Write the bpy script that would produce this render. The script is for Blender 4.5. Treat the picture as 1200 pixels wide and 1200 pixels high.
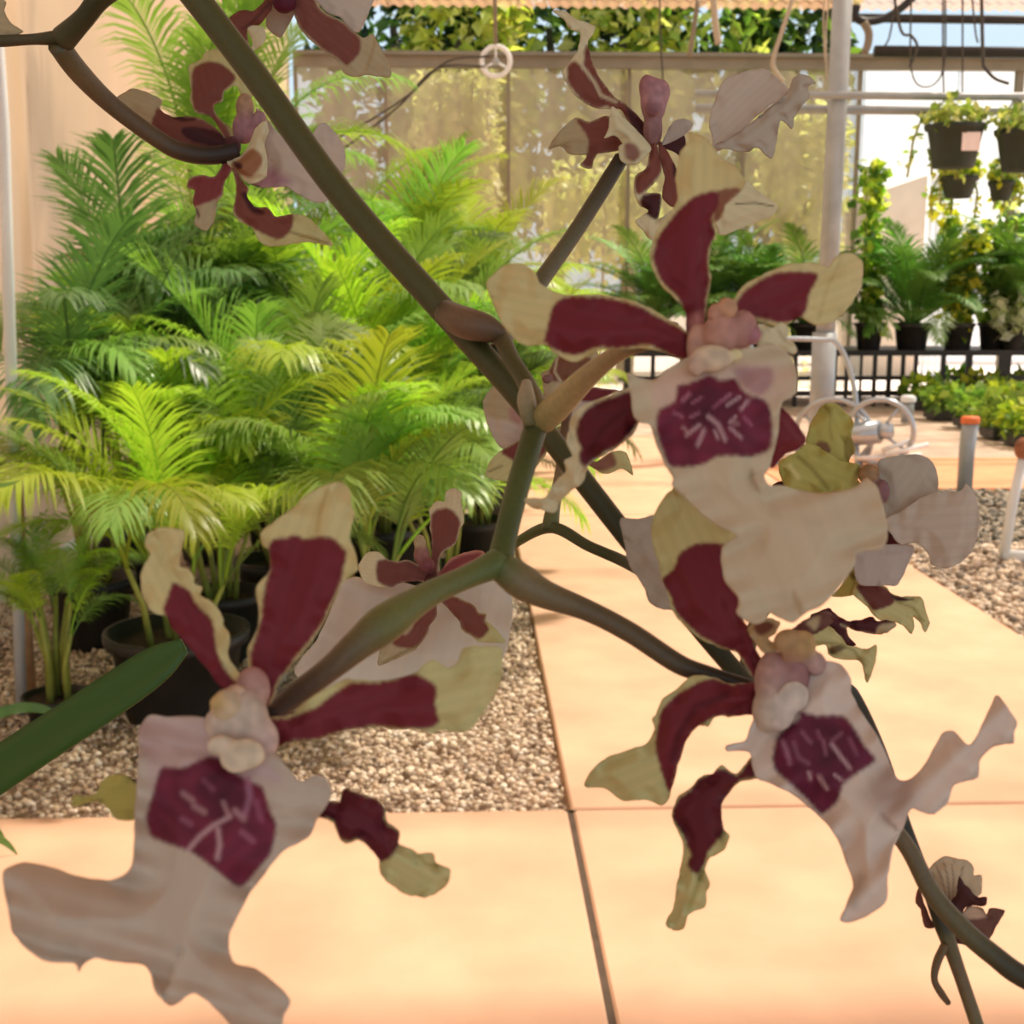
import bpy, math, random
import numpy as np
from mathutils import Vector, Matrix, noise
from mathutils.geometry import delaunay_2d_cdt

for o in list(bpy.data.objects):
    bpy.data.objects.remove(o, do_unlink=True)
scene = bpy.context.scene
COL = scene.collection
rng = random.Random(11)
nrng = np.random.default_rng(11)

# ---------------------------------------------------------------- camera
FPX = 1500.0                      # focal length in pixels of the 1200 frame
CAM = Vector((0.0, 0.0, 1.5))
PITCH = math.radians(10.2)
YAW = math.radians(2.1)           # turned a little to the right of the path
FWD = Vector((math.sin(YAW) * math.cos(PITCH), math.cos(YAW) * math.cos(PITCH), -math.sin(PITCH)))
RGT = Vector((math.cos(YAW), -math.sin(YAW), 0.0))
UPV = RGT.cross(FWD)
cam_data = bpy.data.cameras.new('camera')
cam = bpy.data.objects.new('camera', cam_data)
COL.objects.link(cam)
cam.matrix_world = Matrix(((RGT.x, UPV.x, -FWD.x, CAM.x), (RGT.y, UPV.y, -FWD.y, CAM.y),
                           (RGT.z, UPV.z, -FWD.z, CAM.z), (0, 0, 0, 1)))
cam_data.sensor_width = 36.0
cam_data.lens = 36.0 * FPX / 1200.0
cam_data.clip_start = 0.02
cam_data.clip_end = 300
cam_data.dof.use_dof = True
cam_data.dof.focus_distance = 0.44
cam_data.dof.aperture_fstop = 38.0
scene.camera = cam

# ---------------------------------------------------------------- world, sun, exposure
world = bpy.data.worlds.new('world')
scene.world = world
world.use_nodes = True
bg = world.node_tree.nodes['Background']
bg.inputs['Color'].default_value = (0.70, 0.87, 1.0, 1)
bg.inputs['Strength'].default_value = 1.15
sun_data = bpy.data.lights.new('sun', 'SUN')
sun_data.energy = 10.0
sun_data.angle = math.radians(3.0)
sun_data.color = (1.0, 0.93, 0.82)
sun = bpy.data.objects.new('sun', sun_data)
COL.objects.link(sun)
SUN_FROM = Vector((0.50, 0.30, 1.0)).normalized()
sun.rotation_euler = SUN_FROM.to_track_quat('Z', 'Y').to_euler()
sun.location = (3, 8, 12)
vs = scene.view_settings
vs.view_transform = 'Standard'
vs.look = 'None'
vs.gamma = 1.0
vs.use_curve_mapping = False
vs.exposure = -0.15
scene.cycles.max_bounces = 8
scene.cycles.diffuse_bounces = 4
scene.cycles.transparent_max_bounces = 12
scene.cycles.sample_clamp_indirect = 6.0

# ---------------------------------------------------------------- helpers
def P(u, v, d):
    """World point on the ray of pixel (u, v) at distance d along the optical axis."""
    u, v, d = float(u), float(v), float(d)
    return CAM + d * (FWD + ((u - 600) / FPX) * RGT - ((v - 600) / FPX) * UPV)

def G(u, v, z=0.0):
    """World point where the ray of pixel (u, v) meets height z."""
    r = FWD + ((u - 600) / FPX) * RGT - ((v - 600) / FPX) * UPV
    t = (z - CAM.z) / r.z
    return CAM + t * r

def at_y(u, v, Y):
    """World point where the ray of pixel (u, v) meets the vertical plane y = Y."""
    r = FWD + ((u - 600) / FPX) * RGT - ((v - 600) / FPX) * UPV
    return CAM + (Y / r.y) * r

def lin(c):
    """sRGB 0-255 -> linear"""
    out = []
    for x in c[:3]:
        x = x / 255.0
        out.append(x / 12.92 if x <= 0.04045 else ((x + 0.055) / 1.055) ** 2.4)
    return tuple(out)

WORLD_AT = {}
def link(o, parent=None, at=(0, 0, 0)):
    """Link o with its origin at world point 'at', under parent (whose origin is known)."""
    at = Vector(at)
    COL.objects.link(o)
    if parent is not None:
        o.parent = parent
        o.location = at - WORLD_AT[parent.name]
    else:
        o.location = at
    WORLD_AT[o.name] = at
    return o

def tag(o, label=None, cat=None, group=None, kind=None):
    if label: o['label'] = label
    if cat: o['category'] = cat
    if group: o['group'] = group
    if kind: o['kind'] = kind
    return o

def empty(name, at):
    o = bpy.data.objects.new(name, None)
    o.empty_display_size = 0.05
    return link(o, None, at)

class MB:
    def __init__(s):
        s.v = []; s.f = []; s.c = []
    def add(s, verts, faces, col=None):
        n = len(s.v)
        s.v.extend([tuple(p) for p in verts])
        s.f.extend([tuple(i + n for i in f) for f in faces])
        if col is None: col = (1, 1, 1)
        if len(verts) and not isinstance(col[0], (tuple, list)):
            s.c.extend([tuple(col)] * len(verts))
        else:
            s.c.extend([tuple(c) for c in col])
    def box(s, lo, hi, col=None):
        x0, y0, z0 = lo; x1, y1, z1 = hi
        s.add([(x0,y0,z0),(x1,y0,z0),(x1,y1,z0),(x0,y1,z0),(x0,y0,z1),(x1,y0,z1),(x1,y1,z1),(x0,y1,z1)],
              [(3,2,1,0),(4,5,6,7),(0,1,5,4),(1,2,6,5),(2,3,7,6),(3,0,4,7)], col)
    def bevel_box(s, lo, hi, b, col=None):
        """box with the top and vertical edges chamfered"""
        x0, y0, z0 = lo; x1, y1, z1 = hi
        def ring(i, z):
            return [(x0+i+b,y0+i,z),(x1-i-b,y0+i,z),(x1-i,y0+i+b,z),(x1-i,y1-i-b,z),(x1-i-b,y1-i,z),(x0+i+b,y1-i,z),(x0+i,y1-i-b,z),(x0+i,y0+i+b,z)]
        vs_ = ring(0, z0) + ring(0, z1 - b) + ring(b, z1)
        fs = [tuple(range(7, -1, -1)), tuple(range(16, 24))]
        for r in (0, 8):
            for k in range(8):
                fs.append((r+k, r+(k+1)%8, r+8+(k+1)%8, r+8+k))
        s.add(vs_, fs, col)
    def tube(s, pts, rad, seg=8, col=None, caps=True):
        pts = [Vector(p) for p in pts]
        n = len(pts)
        rad = [float(q) for q in rad] if isinstance(rad, (list, tuple)) else [float(rad)] * n
        T = []
        for i in range(n):
            a = pts[max(i-1, 0)]; b = pts[min(i+1, n-1)]
            t = (b - a)
            T.append(t.normalized() if t.length > 1e-9 else Vector((0,0,1)))
        ref = Vector((0,0,1)) if abs(T[0].z) < 0.9 else Vector((1,0,0))
        u = T[0].cross(ref).normalized()
        vs_, fs, cs = [], [], []
        for i in range(n):
            u = (u - T[i] * u.dot(T[i])).normalized()
            w = T[i].cross(u)
            for k in range(seg):
                a = 2 * math.pi * k / seg
                vs_.append(pts[i] + rad[i] * (math.cos(a) * u + math.sin(a) * w))
                if isinstance(col, list): cs.append(col[i])
        for i in range(n-1):
            for k in range(seg):
                a = i*seg+k; b = i*seg+(k+1)%seg
                fs.append((a, b, b+seg, a+seg))
        if caps:
            fs.append(tuple(range(seg-1, -1, -1)))
            fs.append(tuple((n-1)*seg + k for k in range(seg)))
        s.add(vs_, fs, cs if isinstance(col, list) else col)
    def lathe(s, prof, c=(0,0,0), seg=20, col=None):
        vs_, fs = [], []
        for r, z in prof:
            for k in range(seg):
                a = 2*math.pi*k/seg
                vs_.append((c[0]+r*math.cos(a), c[1]+r*math.sin(a), c[2]+z))
        for i in range(len(prof)-1):
            for k in range(seg):
                a = i*seg+k; b = i*seg+(k+1)%seg
                fs.append((a, b, b+seg, a+seg))
        s.add(vs_, fs, col)
    def torus(s, c, ax, R, r, seg=28, rs=8, col=None):
        ax = Vector(ax).normalized()
        ref = Vector((0,0,1)) if abs(ax.z) < 0.9 else Vector((1,0,0))
        u = ax.cross(ref).normalized(); w = ax.cross(u)
        c = Vector(c); vs_ = []; fs = []
        for i in range(seg):
            a = 2*math.pi*i/seg; d = math.cos(a)*u + math.sin(a)*w
            for k in range(rs):
                b = 2*math.pi*k/rs
                vs_.append(c + d*(R + r*math.cos(b)) + ax*(r*math.sin(b)))
        for i in range(seg):
            for k in range(rs):
                fs.append((i*rs+k, i*rs+(k+1)%rs, ((i+1)%seg)*rs+(k+1)%rs, ((i+1)%seg)*rs+k))
        s.add(vs_, fs, col)
    def ball(s, c, rx, ry=None, rz=None, seg=12, rings=8, col=None, axes=None):
        ry = rx if ry is None else ry; rz = rx if rz is None else rz
        if axes is None: axes = (Vector((1,0,0)), Vector((0,1,0)), Vector((0,0,1)))
        c = Vector(c); vs_ = []; fs = []
        for i in range(rings+1):
            t = math.pi*i/rings
            for k in range(seg):
                a = 2*math.pi*k/seg
                vs_.append(c + axes[0]*(rx*math.sin(t)*math.cos(a)) + axes[1]*(ry*math.sin(t)*math.sin(a)) + axes[2]*(rz*math.cos(t)))
        for i in range(rings):
            for k in range(seg):
                fs.append((i*seg+k, (i+1)*seg+k, (i+1)*seg+(k+1)%seg, i*seg+(k+1)%seg))
        s.add(vs_, fs, col)
    def mesh(s, name, mat, at=(0,0,0), smooth=True):
        me = bpy.data.meshes.new(name)
        a = Vector(at)
        me.from_pydata([(x-a.x, y-a.y, z-a.z) for x, y, z in s.v], [], s.f)
        ca = me.color_attributes.new('Col', 'FLOAT_COLOR', 'POINT')
        arr = np.ones((len(s.v), 4), dtype=np.float32)
        if s.c: arr[:, :3] = np.array(s.c, dtype=np.float32)
        ca.data.foreach_set('color', arr.ravel())
        if smooth: me.polygons.foreach_set('use_smooth', [True]*len(me.polygons))
        if mat: me.materials.append(mat)
        me.update()
        return me
    def build(s, name, mat, parent=None, at=None, smooth=True):
        if at is None:
            at = WORLD_AT[parent.name] if parent is not None else tuple(np.mean(np.array(s.v), axis=0))
        o = bpy.data.objects.new(name, s.mesh(name, mat, at, smooth))
        return link(o, parent, at)

# ---------------------------------------------------------------- materials
def new_mat(name):
    m = bpy.data.materials.new(name)
    m.use_nodes = True
    nt = m.node_tree
    nt.nodes.clear()
    return m, nt, nt.nodes.new('ShaderNodeOutputMaterial')

def mat_plain(name, col, rough=0.6, metal=0.0, nscale=0.0, namt=0.25, bump=0.0, attr=False, spec=0.4, rand=0.0):
    """Principled surface with procedural mottling; optional colour attribute, bump and per-object variation."""
    m, nt, out = new_mat(name)
    b = nt.nodes.new('ShaderNodeBsdfPrincipled')
    b.inputs['Roughness'].default_value = rough
    b.inputs['Metallic'].default_value = metal
    b.inputs['Specular IOR Level'].default_value = spec
    nt.links.new(b.outputs[0], out.inputs[0])
    if attr:
        src = nt.nodes.new('ShaderNodeVertexColor'); src.layer_name = 'Col'
        csock = src.outputs[0]
    else:
        src = nt.nodes.new('ShaderNodeRGB'); src.outputs[0].default_value = (*col, 1)
        csock = src.outputs[0]
    if nscale:
        tc = nt.nodes.new('ShaderNodeTexCoord')
        nz = nt.nodes.new('ShaderNodeTexNoise'); nz.inputs['Scale'].default_value = nscale; nz.inputs['Detail'].default_value = 6
        nt.links.new(tc.outputs['Object'], nz.inputs['Vector'])
        mr = nt.nodes.new('ShaderNodeMapRange'); mr.inputs['From Min'].default_value = 0.3; mr.inputs['From Max'].default_value = 0.7
        mr.inputs['To Min'].default_value = 1 - namt; mr.inputs['To Max'].default_value = 1 + namt
        nt.links.new(nz.outputs[0], mr.inputs[0])
        mx = nt.nodes.new('ShaderNodeMix'); mx.data_type = 'RGBA'; mx.blend_type = 'MULTIPLY'; mx.inputs[0].default_value = 1.0
        nt.links.new(csock, mx.inputs[6]); nt.links.new(mr.outputs[0], mx.inputs[7])
        csock = mx.outputs[2]
        if bump:
            bp = nt.nodes.new('ShaderNodeBump'); bp.inputs['Strength'].default_value = bump; bp.inputs['Distance'].default_value = 0.01
            nt.links.new(nz.outputs[0], bp.inputs['Height']); nt.links.new(bp.outputs[0], b.inputs['Normal'])
    if rand:
        oi = nt.nodes.new('ShaderNodeObjectInfo')
        mr2 = nt.nodes.new('ShaderNodeMapRange'); mr2.inputs['To Min'].default_value = 1-rand; mr2.inputs['To Max'].default_value = 1+rand
        nt.links.new(oi.outputs['Random'], mr2.inputs[0])
        hs = nt.nodes.new('ShaderNodeHueSaturation')
        nt.links.new(csock, hs.inputs['Color']); nt.links.new(mr2.outputs[0], hs.inputs['Value'])
        csock = hs.outputs[0]
    nt.links.new(csock, b.inputs['Base Color'])
    return m

def mat_leaf(name, col=(0.2,0.4,0.08), trans=0.35, rough=0.45, rand=0.35, attr=False, hue=0.02, spec=0.4, tint=(1.3,1.35,0.7)):
    """Thin leaf: glossy diffuse face plus light coming through."""
    m, nt, out = new_mat(name)
    b = nt.nodes.new('ShaderNodeBsdfPrincipled'); b.inputs['Roughness'].default_value = rough
    b.inputs['Specular IOR Level'].default_value = spec
    t = nt.nodes.new('ShaderNodeBsdfTranslucent')
    mix = nt.nodes.new('ShaderNodeMixShader'); mix.inputs[0].default_value = trans
    nt.links.new(b.outputs[0], mix.inputs[1]); nt.links.new(t.outputs[0], mix.inputs[2]); nt.links.new(mix.outputs[0], out.inputs[0])
    if attr:
        src = nt.nodes.new('ShaderNodeVertexColor'); src.layer_name = 'Col'
    else:
        src = nt.nodes.new('ShaderNodeRGB'); src.outputs[0].default_value = (*col, 1)
    cs = src.outputs[0]
    if rand:
        oi = nt.nodes.new('ShaderNodeObjectInfo')
        mr = nt.nodes.new('ShaderNodeMapRange'); mr.inputs['To Min'].default_value = 1-rand; mr.inputs['To Max'].default_value = 1+rand
        mh = nt.nodes.new('ShaderNodeMapRange'); mh.inputs['To Min'].default_value = 0.5-hue; mh.inputs['To Max'].default_value = 0.5+hue
        nt.links.new(oi.outputs['Random'], mr.inputs[0]); nt.links.new(oi.outputs['Random'], mh.inputs[0])
        hs = nt.nodes.new('ShaderNodeHueSaturation')
        nt.links.new(cs, hs.inputs['Color']); nt.links.new(mr.outputs[0], hs.inputs['Value']); nt.links.new(mh.outputs[0], hs.inputs['Hue'])
        cs = hs.outputs[0]
    nt.links.new(cs, b.inputs['Base Color'])
    mx = nt.nodes.new('ShaderNodeMix'); mx.data_type = 'RGBA'; mx.blend_type = 'MULTIPLY'; mx.inputs[0].default_value = 1
    mx.inputs[7].default_value = (*tint, 1)
    nt.links.new(cs, mx.inputs[6]); nt.links.new(mx.outputs[2], t.inputs['Color'])
    return m

def mat_film(name, col, clear=0.25, trans=0.5, clear_col=(1,1,1), nscale=1.5):
    """Milky plastic sheet: part clear, part scattering forwards, part diffuse."""
    m, nt, out = new_mat(name)
    tr = nt.nodes.new('ShaderNodeBsdfTransparent'); tr.inputs[0].default_value = (*clear_col, 1)
    tl = nt.nodes.new('ShaderNodeBsdfTranslucent'); df = nt.nodes.new('ShaderNodeBsdfDiffuse')
    tc = nt.nodes.new('ShaderNodeTexCoord')
    nz = nt.nodes.new('ShaderNodeTexNoise'); nz.inputs['Scale'].default_value = nscale; nz.inputs['Detail'].default_value = 4
    nt.links.new(tc.outputs['Object'], nz.inputs['Vector'])
    cr = nt.nodes.new('ShaderNodeMix'); cr.data_type = 'RGBA'
    cr.inputs[6].default_value = (*[c*0.85 for c in col], 1); cr.inputs[7].default_value = (*[min(c*1.1, 1) for c in col], 1)
    nt.links.new(nz.outputs[0], cr.inputs[0])
    nt.links.new(cr.outputs[2], tl.inputs[0]); nt.links.new(cr.outputs[2], df.inputs[0])
    m1 = nt.nodes.new('ShaderNodeMixShader'); m1.inputs[0].default_value = trans
    nt.links.new(df.outputs[0], m1.inputs[1]); nt.links.new(tl.outputs[0], m1.inputs[2])
    m2 = nt.nodes.new('ShaderNodeMixShader'); m2.inputs[0].default_value = clear
    nt.links.new(m1.outputs[0], m2.inputs[1]); nt.links.new(tr.outputs[0], m2.inputs[2])
    nt.links.new(m2.outputs[0], out.inputs[0])
    return m

M = {}
M['slab'] = mat_plain('slab', lin((229, 187, 157)), 0.8, nscale=3.0, namt=0.13, bump=0.15, spec=0.2)
M['earth'] = mat_plain('earth', lin((196, 176, 158)), 0.95, nscale=3, namt=0.25, bump=0.3, spec=0.1)
M['yard'] = mat_plain('yard', lin((240, 220, 208)), 0.95, nscale=1.5, namt=0.06, spec=0.1)
M['strip'] = mat_plain('strip', lin((232, 172, 132)), 0.9, nscale=3, namt=0.1, spec=0.1)
M['joint'] = mat_plain('joint', lin((92, 78, 66)), 0.9, nscale=20, namt=0.2)
M['roof_solid'] = mat_plain('roof_solid', lin((214, 186, 158)), 0.7, nscale=2, namt=0.1)
M['pebble'] = mat_plain('pebble', (1,1,1), 0.85, attr=True, spec=0.2)
M['film'] = mat_film('film', lin((200, 182, 156)), clear=0.44, trans=0.45)
M['film_left'] = mat_film('film_left', lin((232, 196, 160)), clear=0.06, trans=0.4)
M['roof'] = mat_film('roof', lin((218, 170, 132)), clear=0.45, trans=0.6, clear_col=(1.0, 0.95, 0.88))
M['white_film'] = mat_film('white_film', lin((250, 248, 245)), clear=0.0, trans=0.5)
M['steel'] = mat_plain('steel', lin((160, 168, 172)), 0.42, metal=0.25, nscale=6, namt=0.12)
M['chrome'] = mat_plain('chrome', lin((178, 190, 200)), 0.3, metal=0.6, nscale=6, namt=0.08)
M['gutter'] = mat_plain('gutter', lin((136, 126, 108)), 0.6, metal=0.2, nscale=3, namt=0.12)
M['whitepaint'] = mat_plain('whitepaint', lin((228, 234, 238)), 0.5, nscale=5, namt=0.06)
M['black'] = mat_plain('black', lin((38, 36, 35)), 0.5, nscale=8, namt=0.2)
M['pot'] = mat_plain('pot', lin((46, 44, 42)), 0.45, nscale=8, namt=0.2)
M['basket'] = mat_plain('basket', lin((38, 52, 44)), 0.5, nscale=8, namt=0.15)
M['soil'] = mat_plain('soil', lin((70, 54, 42)), 0.95, nscale=60, namt=0.5, bump=0.8)
M['shed'] = mat_plain('shed', lin((224, 206, 188)), 0.8, nscale=3, namt=0.06)
M['wood'] = mat_plain('wood', lin((190, 150, 112)), 0.8, nscale=14, namt=0.2)
M['board'] = mat_plain('board', lin((128, 114, 100)), 0.85, nscale=10, namt=0.25)
M['rope'] = mat_plain('rope', lin((182, 172, 154)), 0.8)
M['wire'] = mat_plain('wire', lin((70, 66, 60)), 0.6)
M['orange'] = mat_plain('orange', lin((226, 120, 70)), 0.6, nscale=9, namt=0.1)
M['rust'] = mat_plain('rust', lin((150, 98, 72)), 0.8, nscale=20, namt=0.3)
M['tagpaper'] = mat_plain('tagpaper', lin((236, 220, 216)), 0.7, nscale=30, namt=0.06)
M['cane'] = mat_plain('cane', lin((150, 158, 70)), 0.5, nscale=12, namt=0.3)
M['bark'] = mat_plain('bark', lin((98, 84, 66)), 0.9, nscale=12, namt=0.4)
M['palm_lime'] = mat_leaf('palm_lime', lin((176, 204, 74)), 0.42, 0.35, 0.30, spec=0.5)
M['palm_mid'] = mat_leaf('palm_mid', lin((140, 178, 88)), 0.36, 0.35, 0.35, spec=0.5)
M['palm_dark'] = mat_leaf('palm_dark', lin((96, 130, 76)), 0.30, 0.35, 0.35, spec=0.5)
M['fern'] = mat_leaf('fern', lin((100, 142, 62)), 0.3, 0.5, 0.3)
M['leafmix'] = mat_leaf('leafmix', attr=True, trans=0.5, rough=0.45, rand=0.12)
M['petal'] = mat_leaf('petal', attr=True, trans=0.22, rough=0.6, rand=0.0, spec=0.25, tint=(1.0, 0.95, 0.85))
M['stem'] = mat_plain('stem', (1,1,1), 0.5, attr=True, nscale=900, namt=0.10)
M['strap'] = mat_leaf('strap', lin((58, 92, 34)), 0.12, 0.4, 0.0)

# ================================================================ the setting
XL = -2.25                                    # side wall
Y_BACK = 18.0                                 # end wall
PATH_L = G(668, 948).x
PATH_R = G(1092, 678).x
Y_J1 = G(672, 948).y                          # joint where the gravel bed begins
Y_J2 = G(760, 603).y

floor_mb = MB()
floor_mb.box((-14, -6, -0.12), (26, 60, -0.05))
floor = tag(floor_mb.build('floor', M['earth'], None, (0, 0, -0.05), smooth=False), 'compacted sandy ground under the path and gravel beds', kind='structure')

slab_rects = [
    (XL + 0.02, PATH_L - 0.009, -3.0, Y_J1 - 0.004),
    (PATH_L + 0.009, PATH_R, -3.0, Y_J1 - 0.006),
    (PATH_L + 0.004, PATH_R, Y_J1 + 0.006, Y_J2 - 0.008),
    (PATH_L + 0.004, PATH_R, Y_J2 + 0.008, 12.6),
    (PATH_R + 0.012, PATH_R + 3.4, -3.0, Y_J1 - 0.006),
]
for x0, x1, y0, y1 in slab_rects:
    mb = MB(); mb.bevel_box((x0, y0, -0.05), (x1, y1, 0.0), 0.006)
    mb.build('slab', M['slab'], floor, ((x0+x1)/2, (y0+y1)/2, 0), smooth=False)
# dark jointing compound between the slabs
for x0, x1, y0, y1 in ((PATH_L-0.012, PATH_L+0.012, -3.0, Y_J1+0.006), (PATH_L-0.004, PATH_R, Y_J1-0.01, Y_J1+0.01), (PATH_L, PATH_R, Y_J2-0.012, Y_J2+0.012)):
    mb = MB(); mb.box((x0, y0, -0.05), (x1, y1, -0.007)); mb.build('joint', M['joint'], floor, ((x0+x1)/2, (y0+y1)/2, 0), smooth=False)
# cross path and bright yard behind the bench
mb = MB(); mb.bevel_box((PATH_R + 0.02, 9.25, -0.05), (12, 10.9, -0.004), 0.006)
mb.build('slab', M['strip'], floor, (5, 10, 0), smooth=False)
mb = MB(); mb.box((0.5, 16.8, -0.05), (25, 40, -0.03))
mb.build('yard', M['yard'], floor, (10, 25, 0), smooth=False)

# gravel: pebbles as real geometry
def pebbles(name, x0, x1, y0, y1, size, n, cols, label, far_scale=0.0, skip=None):
    t = (1 + 5 ** 0.5) / 2
    ico = np.array([(-1,t,0),(1,t,0),(-1,-t,0),(1,-t,0),(0,-1,t),(0,1,t),(0,-1,-t),(0,1,-t),(t,0,-1),(t,0,1),(-t,0,-1),(-t,0,1)], float) / math.sqrt(1 + t*t)
    fac = np.array([(0,11,5),(0,5,1),(0,1,7),(0,7,10),(0,10,11),(1,5,9),(5,11,4),(11,10,2),(10,7,6),(7,1,8),(3,9,4),(3,4,2),(3,2,6),(3,6,8),(3,8,9),(4,9,5),(2,4,11),(6,2,10),(8,6,7),(9,8,1)])
    c = np.stack([nrng.uniform(x0, x1, n), nrng.uniform(y0, y1, n)], 1)
    s = size * nrng.uniform(0.55, 1.35, n) * (1 + far_scale * (c[:, 1] - y0) / (y1 - y0))
    V = np.repeat(ico[None], n, 0) * nrng.uniform(0.75, 1.2, (n, 12, 1))
    V *= (s[:, None] * nrng.uniform(0.7, 1.25, (n, 3)))[:, None, :]
    a = nrng.uniform(0, 2*math.pi, n); ca, sa = np.cos(a)[:, None], np.sin(a)[:, None]
    X = V[:, :, 0]*ca - V[:, :, 1]*sa; Y = V[:, :, 0]*sa + V[:, :, 1]*ca
    V[:, :, 0] = X + c[:, None, 0]; V[:, :, 1] = Y + c[:, None, 1]
    V[:, :, 2] = V[:, :, 2]*0.8 + (-0.035 + nrng.uniform(0, 0.022, n))[:, None]
    V[:, :, 0] = np.clip(V[:, :, 0], x0, x1); V[:, :, 1] = np.clip(V[:, :, 1], y0, y1)
    F = (fac[None] + (np.arange(n)*12)[:, None, None]).reshape(-1, 3)
    me = bpy.data.meshes.new(name)
    me.vertices.add(n*12); me.vertices.foreach_set('co', V.reshape(-1))
    nf = len(F)
    me.loops.add(nf*3); me.loops.foreach_set('vertex_index', F.reshape(-1))
    me.polygons.add(nf); me.polygons.foreach_set('loop_start', np.arange(nf)*3); me.polygons.foreach_set('loop_total', np.full(nf, 3))
    me.update(calc_edges=True)
    pal = np.array([lin(q) for q in cols])
    cc = pal[nrng.integers(0, len(pal), n)] * nrng.uniform(0.8, 1.15, (n, 1))
    arr = np.ones((n*12, 4), np.float32); arr[:, :3] = np.repeat(cc, 12, 0)
    at_ = me.color_attributes.new('Col', 'FLOAT_COLOR', 'POINT'); at_.data.foreach_set('color', arr.ravel())
    me.materials.append(M['pebble'])
    o = bpy.data.objects.new(name, me)
    link(o, None, (0, 0, 0))
    return tag(o, label, 'gravel', kind='stuff')

GC = [(240,224,200),(226,206,180),(208,184,158),(246,234,216),(184,162,140),(232,212,190),(160,140,122)]
pebbles('gravel_bed', XL + 0.02, PATH_L - 0.006, Y_J1 + 0.004, 6.6, 0.0105, 26000, GC, 'pale tan pea gravel around the palm pots beside the path')
pebbles('gravel_strip', PATH_R + 0.01, PATH_R + 3.6, 4.2, 7.3, 0.015, 12000, [(216,198,176),(190,172,152),(160,146,130),(230,214,194),(140,130,118)],
        'grey and tan gravel along the far edge of the path', far_scale=0.5)

pebbles('gravel_strip', PATH_R + 0.01, PATH_R + 3.6, 7.32, 9.24, 0.020, 7000, [(150,146,136),(120,118,108),(176,168,152),(96,96,88),(190,180,162)],
        'darker grey gravel between the cross path and the pale gravel')
# side wall: plastic sheets between posts
def sheet(x0, y0, x1, y1, z0, z1, wave, n=24, amp=0.012):
    mb = MB(); vs_, fs = [], []
    for i in range(n+1):
        t = i/n
        x = x0+(x1-x0)*t; y = y0+(y1-y0)*t
        off = amp*math.sin(t*wave) + amp*0.5*math.sin(t*wave*2.7+1)
        nx, ny = -(y1-y0), (x1-x0); L = math.hypot(nx, ny); nx /= L; ny /= L
        for z in (z0, z1): vs_.append((x+nx*off, y+ny*off, z))
    for i in range(n): fs.append((2*i, 2*i+2, 2*i+3, 2*i+1))
    mb.add(vs_, fs)
    return mb

wl = MB()
for y in (4.55, 7.2, 9.9, 12.6, 15.3):
    wl.tube([(XL-0.13, y, -0.05), (XL-0.13, y, 5.0)], 0.03, 8)
wl.tube([(XL-0.13, -3, 4.95), (XL-0.13, Y_BACK, 4.95)], 0.03, 8)
wl.tube([(XL-0.13, -3, 0.95), (XL-0.13, Y_BACK, 0.95)], 0.025, 8)
wall_left = tag(wl.build('wall_left', M['steel'], None, (XL, 8, 0)), 'steel frame of the side wall hung with milky plastic sheet', kind='structure')
yy = [-3.0, 1.9, 4.55, 7.2, 9.9, 12.6, 15.3, Y_BACK]
for a, b in zip(yy[:-1], yy[1:]):
    mb = sheet(XL-0.07, a+0.012, XL-0.07, b-0.012, 0.0, 5.0, 9+3*rng.random())
    mb.build('sheet', M['film_left'], wall_left, (XL-0.07, (a+b)/2, 2.5))
for k in range(5):     # weathered kick boards, low on the near part of the side wall
    y0 = -1.5 + k*1.2
    mb = MB(); mb.bevel_box((XL-0.035, y0+0.006, 0.0), (XL-0.008, y0+1.194, 0.42), 0.004)
    mb.build('plank', M['board'], wall_left, (XL-0.02, y0+0.6, 0.2), smooth=False)

# end wall: gutter beam and milky sheets with foliage behind
def zpix(v, Y, u=700): return at_y(u, v, Y).z
Z_BT = zpix(63, Y_BACK); Z_BB = zpix(81, Y_BACK)
wb = MB()
wb.box((XL, Y_BACK-0.10, Z_BB), (9.5, Y_BACK+0.02, Z_BT-0.05))
wb.box((XL, Y_BACK-0.16, Z_BT-0.05), (9.5, Y_BACK+0.02, Z_BT))
seams = [XL, at_y(455, 300, Y_BACK).x, at_y(596, 300, Y_BACK).x, at_y(735, 300, Y_BACK).x, at_y(868, 300, Y_BACK).x, at_y(1000, 300, Y_BACK).x]
for x in seams:
    wb.box((x-0.025, Y_BACK+0.03, -0.05), (x+0.025, Y_BACK+0.09, Z_BT))
for x in (7.6, 9.4):
    wb.box((x-0.05, Y_BACK-0.05, -0.05), (x+0.05, Y_BACK+0.05, Z_BT))
wall_back = tag(wb.build('wall_back', M['gutter'], None, (1, Y_BACK, 0), smooth=False), 'gutter beam and posts of the end wall', kind='structure')
for a, b in zip(seams[:-1], seams[1:]):
    mb = sheet(a+0.02, Y_BACK+0.02, b-0.02, Y_BACK+0.02, 0.0, Z_BB+0.01, 7+4*rng.random(), amp=0.02)
    mb.build('sheet', M['film'], wall_back, ((a+b)/2, Y_BACK+0.02, 2))

# roof: corrugated peach translucent sheets
Z_R = zpix(9, 17.0)
ROOF = MB()
roof_frame = MB()
for y in (-1.0, 2.0, 5.0, 8.0, 11.0, 14.0, 16.6):
    roof_frame.tube([(XL-0.3, y, Z_R+0.10), (11, y, Z_R+0.10)], 0.03, 6)
ceiling = tag(roof_frame.build('ceiling', M['steel'], None, (3, 7, Z_R)), 'purlins under a corrugated peach translucent roof', kind='structure')
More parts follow.
